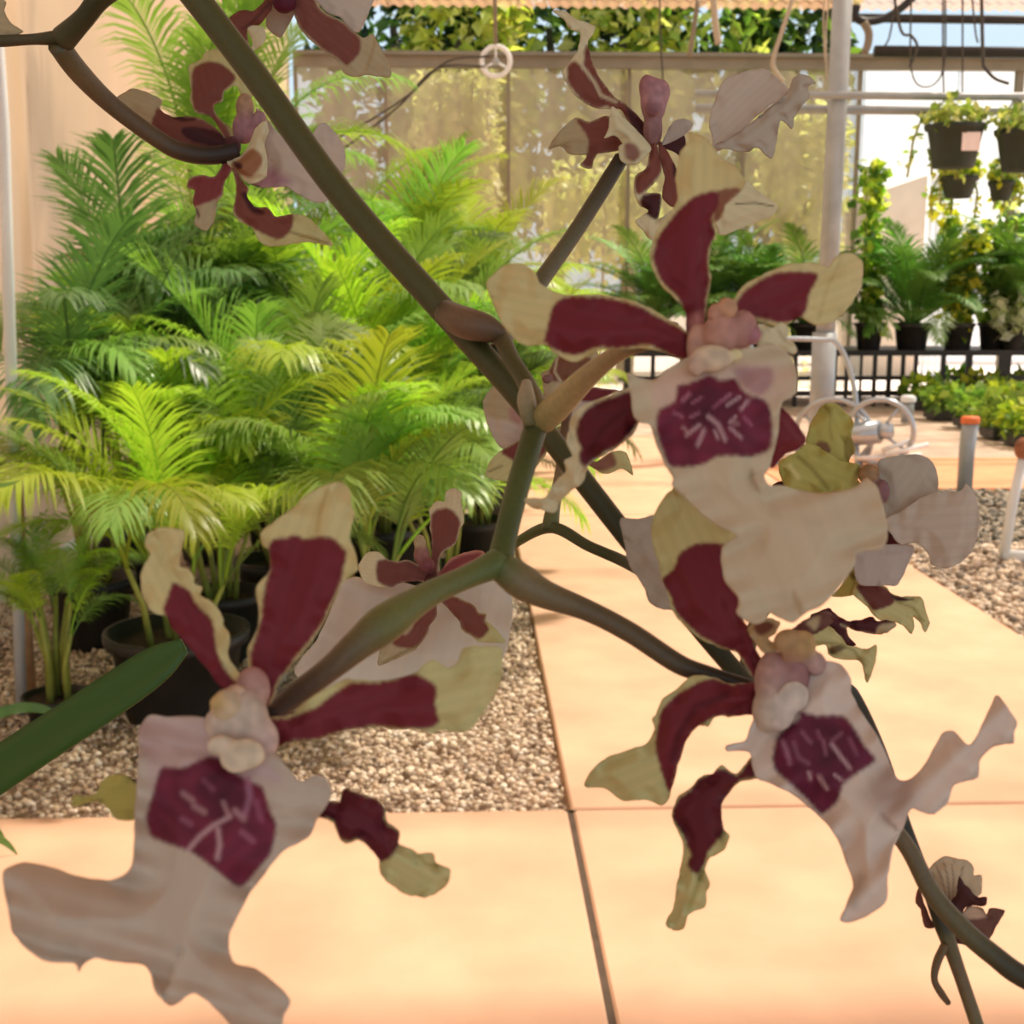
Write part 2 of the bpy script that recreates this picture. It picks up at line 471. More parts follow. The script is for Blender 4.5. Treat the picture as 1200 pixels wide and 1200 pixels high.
# the far bays let light through; the near bay over the camera is roofed with solid sheet
Y_SOLID = 3.9
xs0 = XL - 0.3
ri = 0
while xs0 < 10.8:
    xs1 = xs0 + 1.62
    for ya, yb, mt in ((-3.2, Y_SOLID, 'roof_solid'), (Y_SOLID+0.01, 17.0, 'roof')):
        vs_, fs = [], []
        n = 44
        for i in range(n+1):
            x = xs0 + (xs1-xs0-0.01)*i/n
            z = Z_R + 0.02*math.sin(x*2*math.pi/0.15) + (0.004 if ri % 2 else 0)
            for y in (ya, yb): vs_.append((x, y, z))
        for i in range(n): fs.append((2*i, 2*i+2, 2*i+3, 2*i+1))
        mb = MB(); mb.add(vs_, fs)
        mb.build('roof_sheet', M[mt], ceiling, ((xs0+xs1)/2, (ya+yb)/2, Z_R))
    xs0 = xs1; ri += 1

# ================================================================ palms
def frond_mesh(name, L, npairs, th0, bend, llen, lw, droop, mat, seed):
    r = random.Random(seed)
    mb = MB()
    N = 22
    pts = []; p = Vector((0, 0, 0)); tang = []
    for i in range(N+1):
        s = i/N
        th = th0 + bend*s**1.4
        t = Vector((math.sin(th), 0, math.cos(th)))
        pts.append(p.copy()); tang.append(t)
        p = p + t*(L/N)
    mb.tube([q for q in pts], [0.007*(1-0.8*i/N)+0.001 for i in range(N+1)], 5, col=(1,1,1))
    for k in range(npairs):
        s = 0.22 + 0.77*k/(npairs-1)
        f = s*N; i = min(int(f), N-1); w = f-i
        base = pts[i].lerp(pts[i+1], w); t = tang[i].lerp(tang[min(i+1, N)], w).normalized()
        up = Vector((0,1,0)).cross(t) * -1
        if up.z < 0: up = -up
        prof = math.sin(math.pi*min(1, (s-0.12)/0.92))**0.55 * (0.62+0.38*(1-s))
        for sd in (-1, 1):
            ll = llen*prof*r.uniform(0.85, 1.1)
            ang = math.radians(62 - 38*s + r.uniform(-5, 5))
            d = (Vector((0, sd, 0))*math.sin(ang) + t*math.cos(ang) + up*(0.30+r.uniform(-.08, .08))).normalized()
            side = d.cross(up).normalized()
            q = base.copy(); vs_ = []; fs = []
            W = (0.45, 1.0, 0.72, 0.0); dd = d.copy()
            for j in range(4):
                hw = lw*W[j]*0.5
                if j < 3:
                    vs_ += [q+side*hw, q-side*hw]
                else:
                    vs_ += [q]
                dd = (dd + Vector((0,0,-1))*droop*r.uniform(0.7, 1.3)*(0.25+0.35*j)).normalized()
                q = q + dd*(ll/3)
            mb.add(vs_, [(0,2,3,1),(2,4,5,3),(4,6,5)], (1,1,1))
    return mb.mesh(name, mat)

FR = {}
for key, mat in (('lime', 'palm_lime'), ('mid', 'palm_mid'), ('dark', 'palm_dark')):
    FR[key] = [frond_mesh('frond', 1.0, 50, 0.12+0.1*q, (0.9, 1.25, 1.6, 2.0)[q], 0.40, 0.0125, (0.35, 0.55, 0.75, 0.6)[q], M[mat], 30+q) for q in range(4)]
FR['fern'] = [frond_mesh('frond', 1.0, 40, 0.2, 1.1+0.4*q, 0.30, 0.013, 0.4, M['fern'], 60+q) for q in range(2)]

def pot_mesh(r, h, mat, seg=22):
    mb = MB()
    mb.lathe([(r*0.05, 0.0), (r*0.74, 0.0), (r*0.78, 0.01), (r*0.95, h*0.86), (r*1.04, h*0.86), (r*1.06, h*0.9), (r*1.06, h), (r*1.0, h), (r*0.93, h*0.84), (r*0.02, h*0.84)], seg=seg)
    return mb
def soil_mesh(r, h):
    mb = MB()
    mb.lathe([(r*0.925, h*0.845), (r*0.7, h*0.875), (r*0.3, h*0.88), (0.001, h*0.885)], seg=18)
    return mb

def palm(label, pos, H, nf, key, potr=0.17, poth=0.30, seed=0, spread=1.0, canes=6, keys2=None, flen=None, name='potted_palm', lean=0.0):
    r = random.Random(seed)
    t = empty(name, (pos[0], pos[1], -0.03 if pos[2] is None else pos[2]))
    base = WORLD_AT[t.name]
    o = bpy.data.objects.new('pot', pot_mesh(potr, poth, M['pot']).mesh('pot', M['pot'])); link(o, t, base)
    o = bpy.data.objects.new('soil', soil_mesh(potr, poth).mesh('soil', M['soil'])); link(o, t, base)
    zs = poth*0.87
    flen = flen or H*0.55
    tips = []
    for c in range(canes):
        a = 2*math.pi*c/canes + r.uniform(-.3, .3); rr = potr*r.uniform(0.1, 0.5)
        top_h = max(zs+0.12, (H-flen*0.8)*r.uniform(0.7, 1.05))
        b0 = Vector((math.cos(a)*rr, math.sin(a)*rr, zs)); 
        b2 = Vector((math.cos(a)*(rr+0.10*H*spread*r.uniform(.3, 1)), math.sin(a)*(rr+0.10*H*spread*r.uniform(.3, 1)), top_h))
        b1 = (b0+b2)/2 + Vector((math.cos(a), math.sin(a), 0))*-0.02
        mb = MB(); mb.tube([base+b0, base+b1, base+b2], [0.013, 0.011, 0.008], 6)
        mb.build('cane', M['cane'], t)
        tips.append((b2, a, b0, b1))
    for k in range(int(nf*1.45)):
        b2, a, b0, b1 = tips[k % canes]
        az = a + r.uniform(-1.3, 1.3)
        if base.x + b2.x + 1.25*flen*math.cos(az) < XL + 0.05: az = math.pi - az
        kk = key if not keys2 or r.random() < 0.6 else keys2
        me = FR[kk][r.randrange(4)] if kk != 'fern' else FR['fern'][r.randrange(2)]
        o = bpy.data.objects.new('frond', me)
        start = b2 if k < canes else b1.lerp(b2, r.uniform(0.55, 1.0))
        link(o, t, base + start)
        s = flen*r.uniform(0.8, 1.2)
        o.scale = (s, s, s)
        o.rotation_euler = (r.uniform(-.15, .15), r.uniform(-0.15, 0.25)*spread + lean, az)
    return tag(t, label, 'palm', 'potted palms in the gravel bed')

def gp(u, v): 
    p = G(u, v, -0.03); return (p.x, p.y, None)

# u, v of the pot foot in the frame, height, fronds, colour
palm('small clumping palm with many thin yellow-green canes in shallow pot beside wooden stake', gp(68, 852), 0.74, 14, 'lime', 0.11, 0.12, 1, 0.9, 9, 'mid', 0.34)
palm('arching palm in the widest black pot, nearest the gravel edge', gp(212, 838), 1.30, 18, 'lime', 0.24, 0.32, 2, 1.2, 5, 'mid', 0.80)
palm('palm in black pot standing close behind the big purple and white bloom, next to path', gp(420, 800), 1.30, 20, 'mid', 0.19, 0.30, 3, 1.2, 6, 'lime', 0.85)
palm('bushy palm at the path corner of the bed, behind the smallest open flower', gp(520, 742), 1.35, 20, 'mid', 0.18, 0.30, 4, 1.2, 6, 'dark', 0.85)
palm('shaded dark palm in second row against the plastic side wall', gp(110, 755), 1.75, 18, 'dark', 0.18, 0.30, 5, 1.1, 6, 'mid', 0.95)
palm('bright lime palm in second row with drooping sunlit fronds', gp(330, 735), 1.62, 22, 'lime', 0.19, 0.32, 6, 1.3, 6, 'mid', 1.0)
palm('lime palm in second row whose fronds reach the slanting flower stem', gp(450, 690), 1.72, 22, 'lime', 0.18, 0.32, 7, 1.2, 6, 'mid', 1.0)
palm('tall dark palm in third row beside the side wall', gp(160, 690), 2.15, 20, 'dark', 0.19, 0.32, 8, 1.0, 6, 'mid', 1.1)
palm('tall mid-green palm in third row, middle of the bed', gp(330, 660), 2.1, 22, 'mid', 0.19, 0.32, 9, 1.1, 6, 'lime', 1.1)
palm('mid-green palm in third row leaning out over the path', gp(505, 640), 1.95, 20, 'mid', 0.19, 0.32, 10, 1.1, 6, 'dark', 1.0)
palm('tall palm in back row with upright bright green crown', gp(445, 600), 2.42, 20, 'lime', 0.20, 0.34, 11, 0.8, 6, 'mid', 1.15)
palm('back row palm at the path side with yellowing lower fronds', gp(535, 585), 2.2, 20, 'lime', 0.20, 0.34, 12, 0.9, 6, 'mid', 1.0)
palm('tallest palm in back row, its fronds rising behind the upper left bloom', gp(262, 605), 3.2, 20, 'mid', 0.22, 0.34, 13, 0.6, 6, 'lime', 1.15)
palm('low palm at far end of the bed spilling over the path edge', gp(590, 560), 1.15, 16, 'lime', 0.18, 0.30, 14, 1.3, 5, 'mid', 0.85)

palm('dense lime palm filling the path side of the bed between second and third row', gp(560, 668), 1.5, 24, 'lime', 0.17, 0.28, 15, 1.3, 6, 'mid', 0.85)
palm('fine-leaved pale palm behind the crossing stems at the path edge', gp(578, 612), 1.75, 24, 'mid', 0.17, 0.28, 16, 1.2, 6, 'lime', 0.85)
palm('grey-green palm between the dark wall palms and the middle of the bed', gp(245, 655), 1.9, 24, 'mid', 0.18, 0.30, 17, 1.1, 6, 'dark', 0.95)
palm('low lime palm tucked between front and second row near the wide pot', gp(262, 770), 1.25, 22, 'lime', 0.17, 0.28, 18, 1.2, 6, 'mid', 0.75)
# grassy plant standing just outside the frame: a few of its blades lean into it
gpt = G(-95, 985, 0.0)
t = empty('potted_grass', (gpt.x, gpt.y, 0.0))
o = bpy.data.objects.new('pot', pot_mesh(0.10, 0.16, M['pot']).mesh('pot', M['pot'])); link(o, t, gpt)
for (pix, Yo, w) in (([(-40, 850), (20, 826), (55, 830), (79, 845)], 0.45, 0.020), ([(-70, 900), (-40, 560), (0, 572), (26, 562)], 0.1, 0.014), ([(-60, 960), (-10, 978), (10, 988), (22, 1004)], -0.1, 0.012), ([(-70, 1000), (-20, 960), (0, 972), (8, 990)], 0.0, 0.010)):
    pts = [gpt + Vector((0, 0, 0.14))] + [at_y(u, v, gpt.y+Yo*min(1, (k+1)/2)) for k, (u, v) in enumerate(pix)]
    mb = MB(); vs_, fs = [], []
    n = len(pts)
    for k, q in enumerate(pts):
        hw = w*(0.6, 0.9, 1.0, 0.8, 0.03)[k]
        tg = (pts[min(k+1, n-1)]-pts[max(k-1, 0)]).normalized(); sd = tg.cross(Vector((0.1, -0.8, 0.5))).normalized()
        vs_ += [q-sd*hw, q+Vector((0, 0, -hw*0.25)), q+sd*hw]
    for k in range(n-1):
        for j in range(2): fs.append((k*3+j, k*3+j+1, k*3+j+4, k*3+j+3))
    mb.add(vs_, fs); bo = mb.build('blade', M['palm_dark'] if w == 0.020 else M['palm_mid'], t)
    so = bo.modifiers.new('thickness', 'SOLIDIFY'); so.thickness = 0.001
    sb = bo.modifiers.new('smooth', 'SUBSURF'); sb.levels = 2; sb.render_levels = 2
tag(t, 'grassy plant at the frame edge with long blades leaning over the gravel', 'grass')
# ================================================================ leafy plants
def leaf_quads(mb, c, d, n_, ln, w, col):
    """one folded leaf: 4 triangles, from c along d, n_ = up"""
    side = d.cross(n_)
    if side.length < 1e-4: side = Vector((1, 0, 0))
    side.normalize(); nn = side.cross(d).normalized()
    a = c; b = c + d*ln*0.5 + side*w*0.5 + nn*w*0.12; e = c + d*ln*0.5 - side*w*0.5 + nn*w*0.12; m_ = c + d*ln*0.5; tip = c + d*ln - nn*ln*0.12
    mb.add([a, b, m_, e, tip], [(0,1,2),(0,2,3),(1,4,2),(2,4,3)], col)

def rdir(r, zb=0.0):
    v = Vector((r.gauss(0, 1), r.gauss(0, 1), r.gauss(0, 1)+zb))
    return v.normalized()

def foliage(center, rad, n, ln, w, cols, seed, zb=-0.2, shell=0.45):
    """leaves through an ellipsoid"""
    r = random.Random(seed); mb = MB()
    cols = [lin(c) for c in cols]
    for _ in range(n):
        d = rdir(r); k = r.uniform(shell, 1)**0.6
        p = Vector(center) + Vector((d.x*rad[0]*k, d.y*rad[1]*k, d.z*rad[2]*k))
        s = r.uniform(0.7, 1.3); c = r.choice(cols); b = r.uniform(0.75, 1.2)
        leaf_quads(mb, p, (rdir(r, zb)*0.8 + d*0.4).normalized(), rdir(r, 1.2), ln*s, w*s, tuple(x*b for x in c))
    return mb

def vine_stems(mb_leaf, holder, pts, n, ln, w, cols, r, spread):
    pts = [Vector(p) for p in pts]
    ms_ = MB(); ms_.tube(pts, 0.012 if holder[1] == 'cane' else 0.02, 5); ms_.build('stem', M[holder[1]], holder[0])
    cols = [lin(c) for c in cols]
    for k in range(n):
        f = r.random()*(len(pts)-1); i = min(int(f), len(pts)-2)
        p = pts[i].lerp(pts[i+1], f-i)
        d = rdir(r, -0.3)
        c = r.choice(cols); b = r.uniform(0.8, 1.2)
        leaf_quads(mb_leaf, p + rdir(r)*spread*r.random(), d, rdir(r, 1.0), ln*r.uniform(.7, 1.3), w*r.uniform(.7, 1.3), tuple(x*b for x in c))

# trees outside the end wall
GREEN = [(110,146,58),(70,102,42),(156,186,74),(52,80,38),(190,208,96)]
YEL = [(214,216,110),(196,206,92),(166,188,80),(230,228,140)]
DARK = [(40,62,32),(54,80,38),(30,48,28),(74,100,46)]
def tree(label, X, Y, h, rad, n, cols, seed, ln=0.30, w=0.16):
    t = empty('tree', (X, Y, -0.05))
    mb = MB(); mb.tube([(X, Y, -0.05), (X+0.1, Y, h*0.4), (X-0.1, Y+0.1, h*0.75)], [0.16, 0.12, 0.06], 8)
    mb.build('trunk', M['bark'], t)
    foliage((X, Y, h*0.66), (rad, rad*0.8, h*0.42), n, ln, w, cols, seed).build('crown', M['leafmix'], t)
    return tag(t, label, 'tree', 'trees beyond the end wall')
def tx(u, Y): return at_y(u, 200, Y).x
tree('dark leafy tree rising over the gutter behind the round pulley', tx(470, 22), 22, 7.5, 1.5, 2600, DARK+GREEN[:2], 1)
tree('sunlit yellow-green tree seen over the gutter beside the pulley rod', tx(545, 21), 21, 7.0, 1.1, 2200, YEL+GREEN[2:3], 2)
tree('deep green tree above the gutter between two hanging wires', tx(650, 22.5), 22.5, 7.6, 1.6, 2800, DARK+GREEN, 3)
tree('yellow-green tree above the gutter behind the topmost petal tip', tx(735, 21.5), 21.5, 7.2, 1.0, 2000, YEL+GREEN[:1], 4)
tree('mixed green tree above the gutter behind the slanted rods', tx(830, 22), 22, 7.3, 1.4, 2600, GREEN+YEL[:1]+DARK[:1], 5)
tree('shadowy tree next to the steel post, nearest the open sky', tx(925, 22.5), 22.5, 7.4, 1.0, 2400, DARK+GREEN[:2], 6)

VPALE = [(226,224,164),(208,212,144),(184,198,124),(232,230,180)]
def hanging_vine(label, u, v0, v1, Y, width, n, cols, seed):
    r = random.Random(seed)
    top = at_y(u, v0, Y); bot = at_y(u, v1, Y)
    t = empty('climbing_vine', (top.x, Y, -0.05))
    ml, ms = MB(), (t, 'bark')
    for s in range(5):
        x = top.x + (s-2)*width/5
        z0 = bot.z + r.uniform(0, .5)
        vine_stems(ml, ms, [(x, Y, -0.05 if s == 2 else z0), (x+r.uniform(-.1, .1), Y, (z0+top.z)/2), (x, Y, top.z)], n//5, 0.16, 0.10, cols, r, width/5)
    ml.build('foliage', M['leafmix'], t)
    return tag(t, label, 'vine', 'vines behind the plastic end wall')
hanging_vine('pale sunlit vine behind the plastic sheet under the round pulley', 535, 85, 300, Y_BACK+0.62, 1.1, 1700, VPALE, 21)
hanging_vine('faint vine behind the plastic sheet above the thin upright flower stalk', 705, 200, 330, Y_BACK+0.70, 1.5, 1300, VPALE, 22)
hanging_vine('bright vine behind the plastic sheet beside the steel post', 940, 130, 300, Y_BACK+0.62, 1.2, 2000, VPALE, 23)

# ================================================================ greenhouse fittings
def smooth_pts(pts, sub=6):
    """Catmull-Rom through a list of vectors/tuples (any dimension)."""
    A = np.array([tuple(p) for p in pts], float)
    if len(A) < 3: return [tuple(a) for a in A]
    out = []
    E = np.vstack([2*A[0]-A[1], A, 2*A[-1]-A[-2]])
    for i in range(1, len(E)-2):
        for k in range(sub):
            t = k/sub
            out.append(0.5*((2*E[i])+(-E[i-1]+E[i+1])*t+(2*E[i-1]-5*E[i]+4*E[i+1]-E[i+2])*t*t+(-E[i-1]+3*E[i]-3*E[i+1]+E[i+2])*t**3))
    out.append(A[-1])
    return [tuple(o) for o in out]

YP = 11.5
pt = at_y(983, 0, YP); pb = at_y(966, 520, YP)
px = (pt.x + pb.x)/2
t = empty('steel_post', (px, YP, -0.05))
mb = MB(); mb.tube([(px-0.02, YP, -0.05), (px+0.02, YP, Z_R+0.02)], 0.085, 14); mb.build('post', M['steel'], t)
mb = MB(); mb.tube([(px-0.02, YP, -0.05), (px-0.02, YP, 1.05)], 0.108, 14); mb.build('sleeve', M['steel'], t)
mb = MB(); mb.bevel_box((px-0.16, YP-0.16, -0.05), (px+0.14, YP+0.14, 0.0), 0.005); mb.build('base_plate', M['steel'], t, smooth=False)
tag(t, 'tall round galvanised post standing at the far side of the path', 'post')

def rail(label, v, Y, r, u0=815, u1=1420, name='hanging_rail', mat='steel'):
    a = at_y(u0, v, Y); b = at_y(u1, v, Y)
    mb = MB(); mb.tube([(a.x, Y, a.z), ((a.x+b.x)/2, Y, a.z-0.01), (b.x, Y, a.z)], r, 10)
    return tag(mb.build(name, M[mat], None), label, 'rail', 'rails for hanging baskets')
rail('upper of the two thin rails that carry the hanging baskets', 110, YP-0.1, 0.034)
rail('lower of the two thin rails that carry the hanging baskets', 127, YP+0.14, 0.040)
rail('dark rail along the roof edge against the blue sky', 21, 15.5, 0.05, 995, 1460, mat='black')
rail('dark pipe lying just above the gutter under the blue sky', 60, 16.5, 0.07, 1025, 1480, mat='black')

def strand(name, label, pts, r, mat, cat, group=None, Y=None):
    if Y is not None: pts = [at_y(u, v, Y) for u, v in pts]
    sp = smooth_pts(pts, 5)
    mb = MB(); mb.tube(sp, r, 6)
    return tag(mb.build(name, M[mat], None), label, cat, group)

# pulley
YU = 14.0
c = at_y(581, 72, YU)
t = empty('pulley_wheel', (c.x, YU, c.z))
mb = MB(); mb.torus(c, (0.15, 1, 0), 0.150, 0.026, 28, 8); mb.build('rim', M['whitepaint'], t)
mb = MB(); mb.ball(c, 0.04, 0.05, 0.04); mb.build('hub', M['steel'], t)
for k in range(3):
    a = math.radians(90+120*k)
    mb = MB(); mb.tube([c, c+Vector((math.cos(a)*0.145, 0, math.sin(a)*0.145))], 0.014, 6); mb.build('spoke', M['whitepaint'], t)
mb = MB(); mb.tube([c+Vector((0, 0, 0.14)), (c.x-0.02, YU, Z_R+0.05)], 0.022, 8); mb.build('rod', M['gutter'], t)
tag(t, 'round white three-spoked pulley wheel hanging in front of the gutter', 'pulley')

g = 'slack cables by the pulley'
strand('cable', 'upper of two slack cables running down from the pulley to the palms', [(574, 66), (524, 72), (478, 112), (418, 150), (340, 190)], 0.012, 'wire', 'cable', g, 14.0)
strand('cable', 'lower of two slack cables running down from the pulley to the palms', [(574, 78), (512, 80), (470, 122), (425, 158), (345, 215)], 0.012, 'wire', 'cable', g, 14.0)
g = 'rods and wires hanging from the roof'
strand('hanging_wire', 'thin black wire hanging straight down beside the topmost petal', [(773, -5), (774, 40), (777, 100)], 0.010, 'wire', 'wire', g, 13.0)
strand('hanging_rod', 'thick pale rod hanging in front of the trees', [(836, -5), (838, 25), (842, 52)], 0.035, 'rope', 'rod', g, 13.0)
strand('hanging_rod', 'grey rod leaning beside the thick pale rod', [(818, 0), (812, 40), (808, 66)], 0.026, 'gutter', 'rod', g, 13.2)
strand('hanging_rod', 'slanted tan rod above the folded white petal', [(930, -5), (918, 32), (906, 70), (909, 84), (918, 96)], 0.022, 'rope', 'rod', g, 12.5)
strand('hanging_string', 'pale string hanging close beside the steel post', [(972, -5), (968, 40), (969, 98)], 0.008, 'rope', 'string', g, 12.0)
strand('hanging_string', 'second pale string beside the steel post', [(966, -5), (965, 30), (967, 72)], 0.008, 'rope', 'string', g, 12.1)
g = 'wires against the blue sky'
for i, (pts, lab) in enumerate([
    ([(1052, -14), (1043, 40), (1037, 54)], 'short slanting wire against the sky beside the black hose'),
    ([(1105, -12), (1105, 60), (1106, 112)], 'straight wire crossing the blue sky above the labelled basket'),
    ([(1138, -14), (1143, 36), (1146, 50)], 'short bent wire in the middle of the blue sky'),
    ([(1046, -14), (1056, 36), (1068, 42), (1075, 56), (1066, 78)], 'curved thin wire drooping over the gutter'),
    ([(1128, -12), (1128, 60), (1128, 112)], 'short upright wire between gutter and basket rail'),
    ([(1068, -14), (1068, 82), (1086, 102), (1106, 78), (1108, -14)], 'wire sagging in a shallow curve below the gutter')]):
    strand('thin_wire', lab, pts, 0.008 if i != 3 else 0.012, 'wire', 'wire', g, YP-0.1)
strand('black_hose', 'thick black hose looping below the roof beside the steel post',
       [(1078, -12), (1058, 8), (1035, 22), (1012, 25), (1002, 18), (1004, 6)], 0.038, 'black', 'hose', None, 11.9)
strand('hose_end', 'short bent end of dark hose hanging down onto the gutter', [(1012, 26), (1018, 38), (1017, 52), (1013, 62)], 0.036, 'gutter', 'hose', None, 11.8)
strand('hose_end', 'curved dark hose piece dangling below the gutter above the baskets', [(1150, -14), (1152, 68), (1155, 80), (1166, 92), (1182, 98)], 0.016, 'wire', 'hose', None, 11.8)

# ---------------------------------------------------------------- hanging baskets
def basket(label, u, v, Y, w, h, seed, cols, tagged=False, nleaf=260, trail=(0.35, 0.5)):
    r = random.Random(seed)
    c = at_y(u, v, Y)                                  # middle of the rim
    t = empty('hanging_basket', (c.x, Y, c.z-h))
    R = w/2
    mb = MB(); mb.lathe([(0.01, -h), (R*0.66, -h), (R*0.70, -h+0.02), (R*0.92, -0.05), (R*1.02, -0.045), (R*1.05, -0.01), (R*1.03, 0), (R*0.94, -0.01), (R*0.90, -0.06), (0.01, -0.06)], (c.x, Y, c.z), 24)
    mb.build('pot', M['basket'], t)
    hook = at_y(u+3, 112, YP-0.1); hz = hook.z
    Yh = YP-0.1 if Y < YP else YP+0.14
    if Y > YP: hz = at_y(u, 127, YP+0.14).z
    for k in range(3):
        a = 2*math.pi*k/3+0.4
        mb = MB(); mb.tube([(c.x+R*math.cos(a), Y+R*math.sin(a), c.z-0.01), (c.x, Yh, max(hz, c.z+0.25))], 0.005, 5); mb.build('hanger', M['wire'], t)
    ml, ms = MB(), (t, 'cane')
    cl = [lin(q) for q in cols]
    for k in range(nleaf):
        a = r.uniform(0, 2*math.pi); rr = R*1.1*math.sqrt(r.random())
        p = Vector((c.x+rr*math.cos(a), Y+rr*math.sin(a), c.z + r.uniform(-0.02, 0.20)*(1.2-rr/R*0.6)))
        q = r.choice(cl); b = r.uniform(.8, 1.2)
        leaf_quads(ml, p, rdir(r, 0.2), rdir(r, 1), 0.085, 0.06, tuple(x*b for x in q))
    for k in range(4):
        a = r.choice((0.2, 2.9, 1.2, 1.9)) + r.uniform(-.3, .3); L = r.uniform(*trail)
        p0 = Vector((c.x+R*1.02*math.cos(a), Y+R*1.02*math.sin(a), c.z+0.01))
        vine_stems(ml, ms, [p0, p0+Vector((0.07*math.cos(a), 0.07*math.sin(a), -L*0.4)), p0+Vector((0.05*math.cos(a), 0.05*math.sin(a), -L))], 26, 0.08, 0.06, cols, r, 0.06)
    ml.build('foliage', M['leafmix'], t)
    if tagged:
        mb = MB(); x0 = c.x - 0.02; y0 = Y - R*0.86
        mb.box((x0, y0-0.006, c.z-0.235), (x0+0.155, y0+0.002, c.z-0.085))
        mb.build('plant_tag', M['tagpaper'], t, smooth=False)['label'] = 'pale pink plant tag'
    return tag(t, label, 'basket', 'baskets on the rails')
GL = [(150,178,96),(188,204,128),(110,146,70),(206,214,150)]
YG = [(202,204,60),(170,186,60),(120,150,56),(216,212,96)]
basket('dark hanging basket with a square pink tag on its side', 1120, 146, YP-0.35, 0.50, 0.36, 5, GL, True)
basket('dark hanging basket cut by the frame edge, nearest the labelled one', 1199, 152, YP-0.30, 0.46, 0.35, 6, GL, nleaf=320)
basket('small basket of yellow-green trailing leaves under the labelled basket', 1124, 206, YP+0.35, 0.34, 0.20, 7, YG, nleaf=240, trail=(0.2, 0.4))
basket('small shaded basket below the gap between the two upper baskets', 1174, 212, YP+0.5, 0.24, 0.18, 8, GL+YG[:1], nleaf=140, trail=(0.15, 0.3))

# trailing sprig left of the baskets
r = random.Random(77)
t = empty('trailing_sprig', at_y(1084, 128, YP+0.14))
ml, ms = MB(), (t, 'cane')
vine_stems(ml, ms, [at_y(1084, 128, YP+0.14), at_y(1070, 165, YP+0.14), at_y(1063, 208, YP+0.14)], 16, 0.10, 0.07, GL, r, 0.06)
ml.build('foliage', M['leafmix'], t)
tag(t, 'thin sprig with few leaves trailing from the basket rail', 'sprig')

# ---------------------------------------------------------------- bench with a black lattice front
YB = 16.0
b0 = at_y(725, 412, YB); b1 = at_y(1420, 412, YB)
zt = b0.z
t = empty('plant_bench', ((b0.x+b1.x)/2, YB+0.5, -0.05))
def zb(v): return at_y(1000, v, YB).z
mb = MB()
mb.bevel_box((b0.x, YB, zt-0.05), (b1.x, YB+1.3, zt), 0.006); mb.build('top', M['black'], t, smooth=False)
mb = MB(); mb.box((b0.x, YB-0.03, zb(417)), (b1.x, YB, zt+0.01)); mb.build('front_rail', M['black'], t, smooth=False)
mb = MB(); mb.box((b0.x, YB-0.025, zb(445.5)), (b1.x, YB, zb(440.5))); mb.build('middle_rail', M['black'], t, smooth=False)
mb = MB(); mb.box((b0.x, YB-0.025, zb(464)), (b1.x, YB, zb(457.5))); mb.build('low_rail', M['black'], t, smooth=False)
for u, w in ((735, .08), (765, .05), (800, .05), (835, .05), (860, .05), (885, .05), (906, .04), (932, .05), (958, .05), (992, .04), (1009, .03), (1025, .05), (1042, .06), (1058, .05), (1073, .05), (1105, .06), (1135, .07), (1177, .16), (1222, .05), (1260, .05), (1300, .08), (1350, .05), (1400, .08)):
    x = at_y(u, 430, YB).x
    mb = MB(); mb.box((x-w/2, YB-0.02, -0.05), (x+w/2, YB+0.01, zt-0.02)); mb.build('upright', M['black'], t, smooth=False)
for u in (872, 1010, 1180, 1415):
    x = at_y(u, 430, YB).x
    mb = MB(); mb.box((x-0.04, YB+1.2, -0.05), (x+0.04, YB+1.28, zt-0.02)); mb.build('leg', M['black'], t, smooth=False)
tag(t, 'long black bench with a lattice front holding the far pots', 'bench')

def bench_plant(label, u, vtop, kind, seed, dy=0.35, potw=0.40, cols=None, n=300, name='potted_plant'):
    r = random.Random(seed)
    Y = YB + dy
    x = at_y(u, 400, Y).x; ztop = at_y(u, vtop, Y).z
    t = empty(name, (x, Y, zt))
    ph = 0.34
    o = bpy.data.objects.new('pot', pot_mesh(potw/2, ph, M['pot'], 18).mesh('pot', M['pot'])); link(o, t, (x, Y, zt))
    H = ztop - zt
    if kind == 'fern':
        for k in range(48):
            o = bpy.data.objects.new('frond', FR['fern'][r.randrange(2)])
            link(o, t, (x+r.uniform(-.05, .05), Y+r.uniform(-.05, .05), zt+ph*0.85))
            s = H*1.0*r.uniform(.7, 1.15); o.scale = (s, s, s); o.rotation_euler = (0, r.uniform(-0.1, 0.9), r.uniform(0, 6.28))
    else:
        ml, ms = MB(), (t, 'cane')
        for k in range(4):
            a = r.uniform(0, 6.28)
            pts = [(x, Y, zt+ph*0.8), (x+0.16*math.cos(a), Y+0.12*math.sin(a), zt+H*0.5), (x+0.22*math.cos(a), Y+0.15*math.sin(a), zt+H*r.uniform(.8, 1.02))]
            vine_stems(ml, ms, pts, n//4, 0.16, 0.12, cols, r, 0.16)
        ml.build('foliage', M['leafmix'], t)
    return tag(t, label, 'plant', 'potted plants along the far bench')
VG = [(190,204,64),(150,178,58),(96,132,48),(214,216,110),(70,104,44)]
bench_plant('dark fern in black pot on the bench, leftmost of the row', 770, 275, 'fern', 1, 0.45, 0.5)
bench_plant('dark fern on the bench behind the upright maroon petal', 830, 278, 'fern', 2, 0.4, 0.5)
bench_plant('bright-tipped fern on the bench beside the steel post', 895, 272, 'fern', 3, 0.45, 0.5)
bench_plant('fern on the bench half hidden by the steel post', 945, 280, 'fern', 4, 0.35, 0.45)
bench_plant('tall climbing plant with lime leaves on the bench, just past the steel post', 1018, 188, 'vine', 5, 0.3, 0.36, VG, 520)
bench_plant('dark feathery fern in black pot between the two climbing plants', 1068, 262, 'fern', 6, 0.35, 0.46)
bench_plant('climbing plant with yellow lower leaves on the bench below the labelled basket', 1122, 232, 'vine', 7, 0.28, 0.40, [(216,206,54),(190,196,70),(120,150,56),(84,116,48),(206,210,120)], 560)
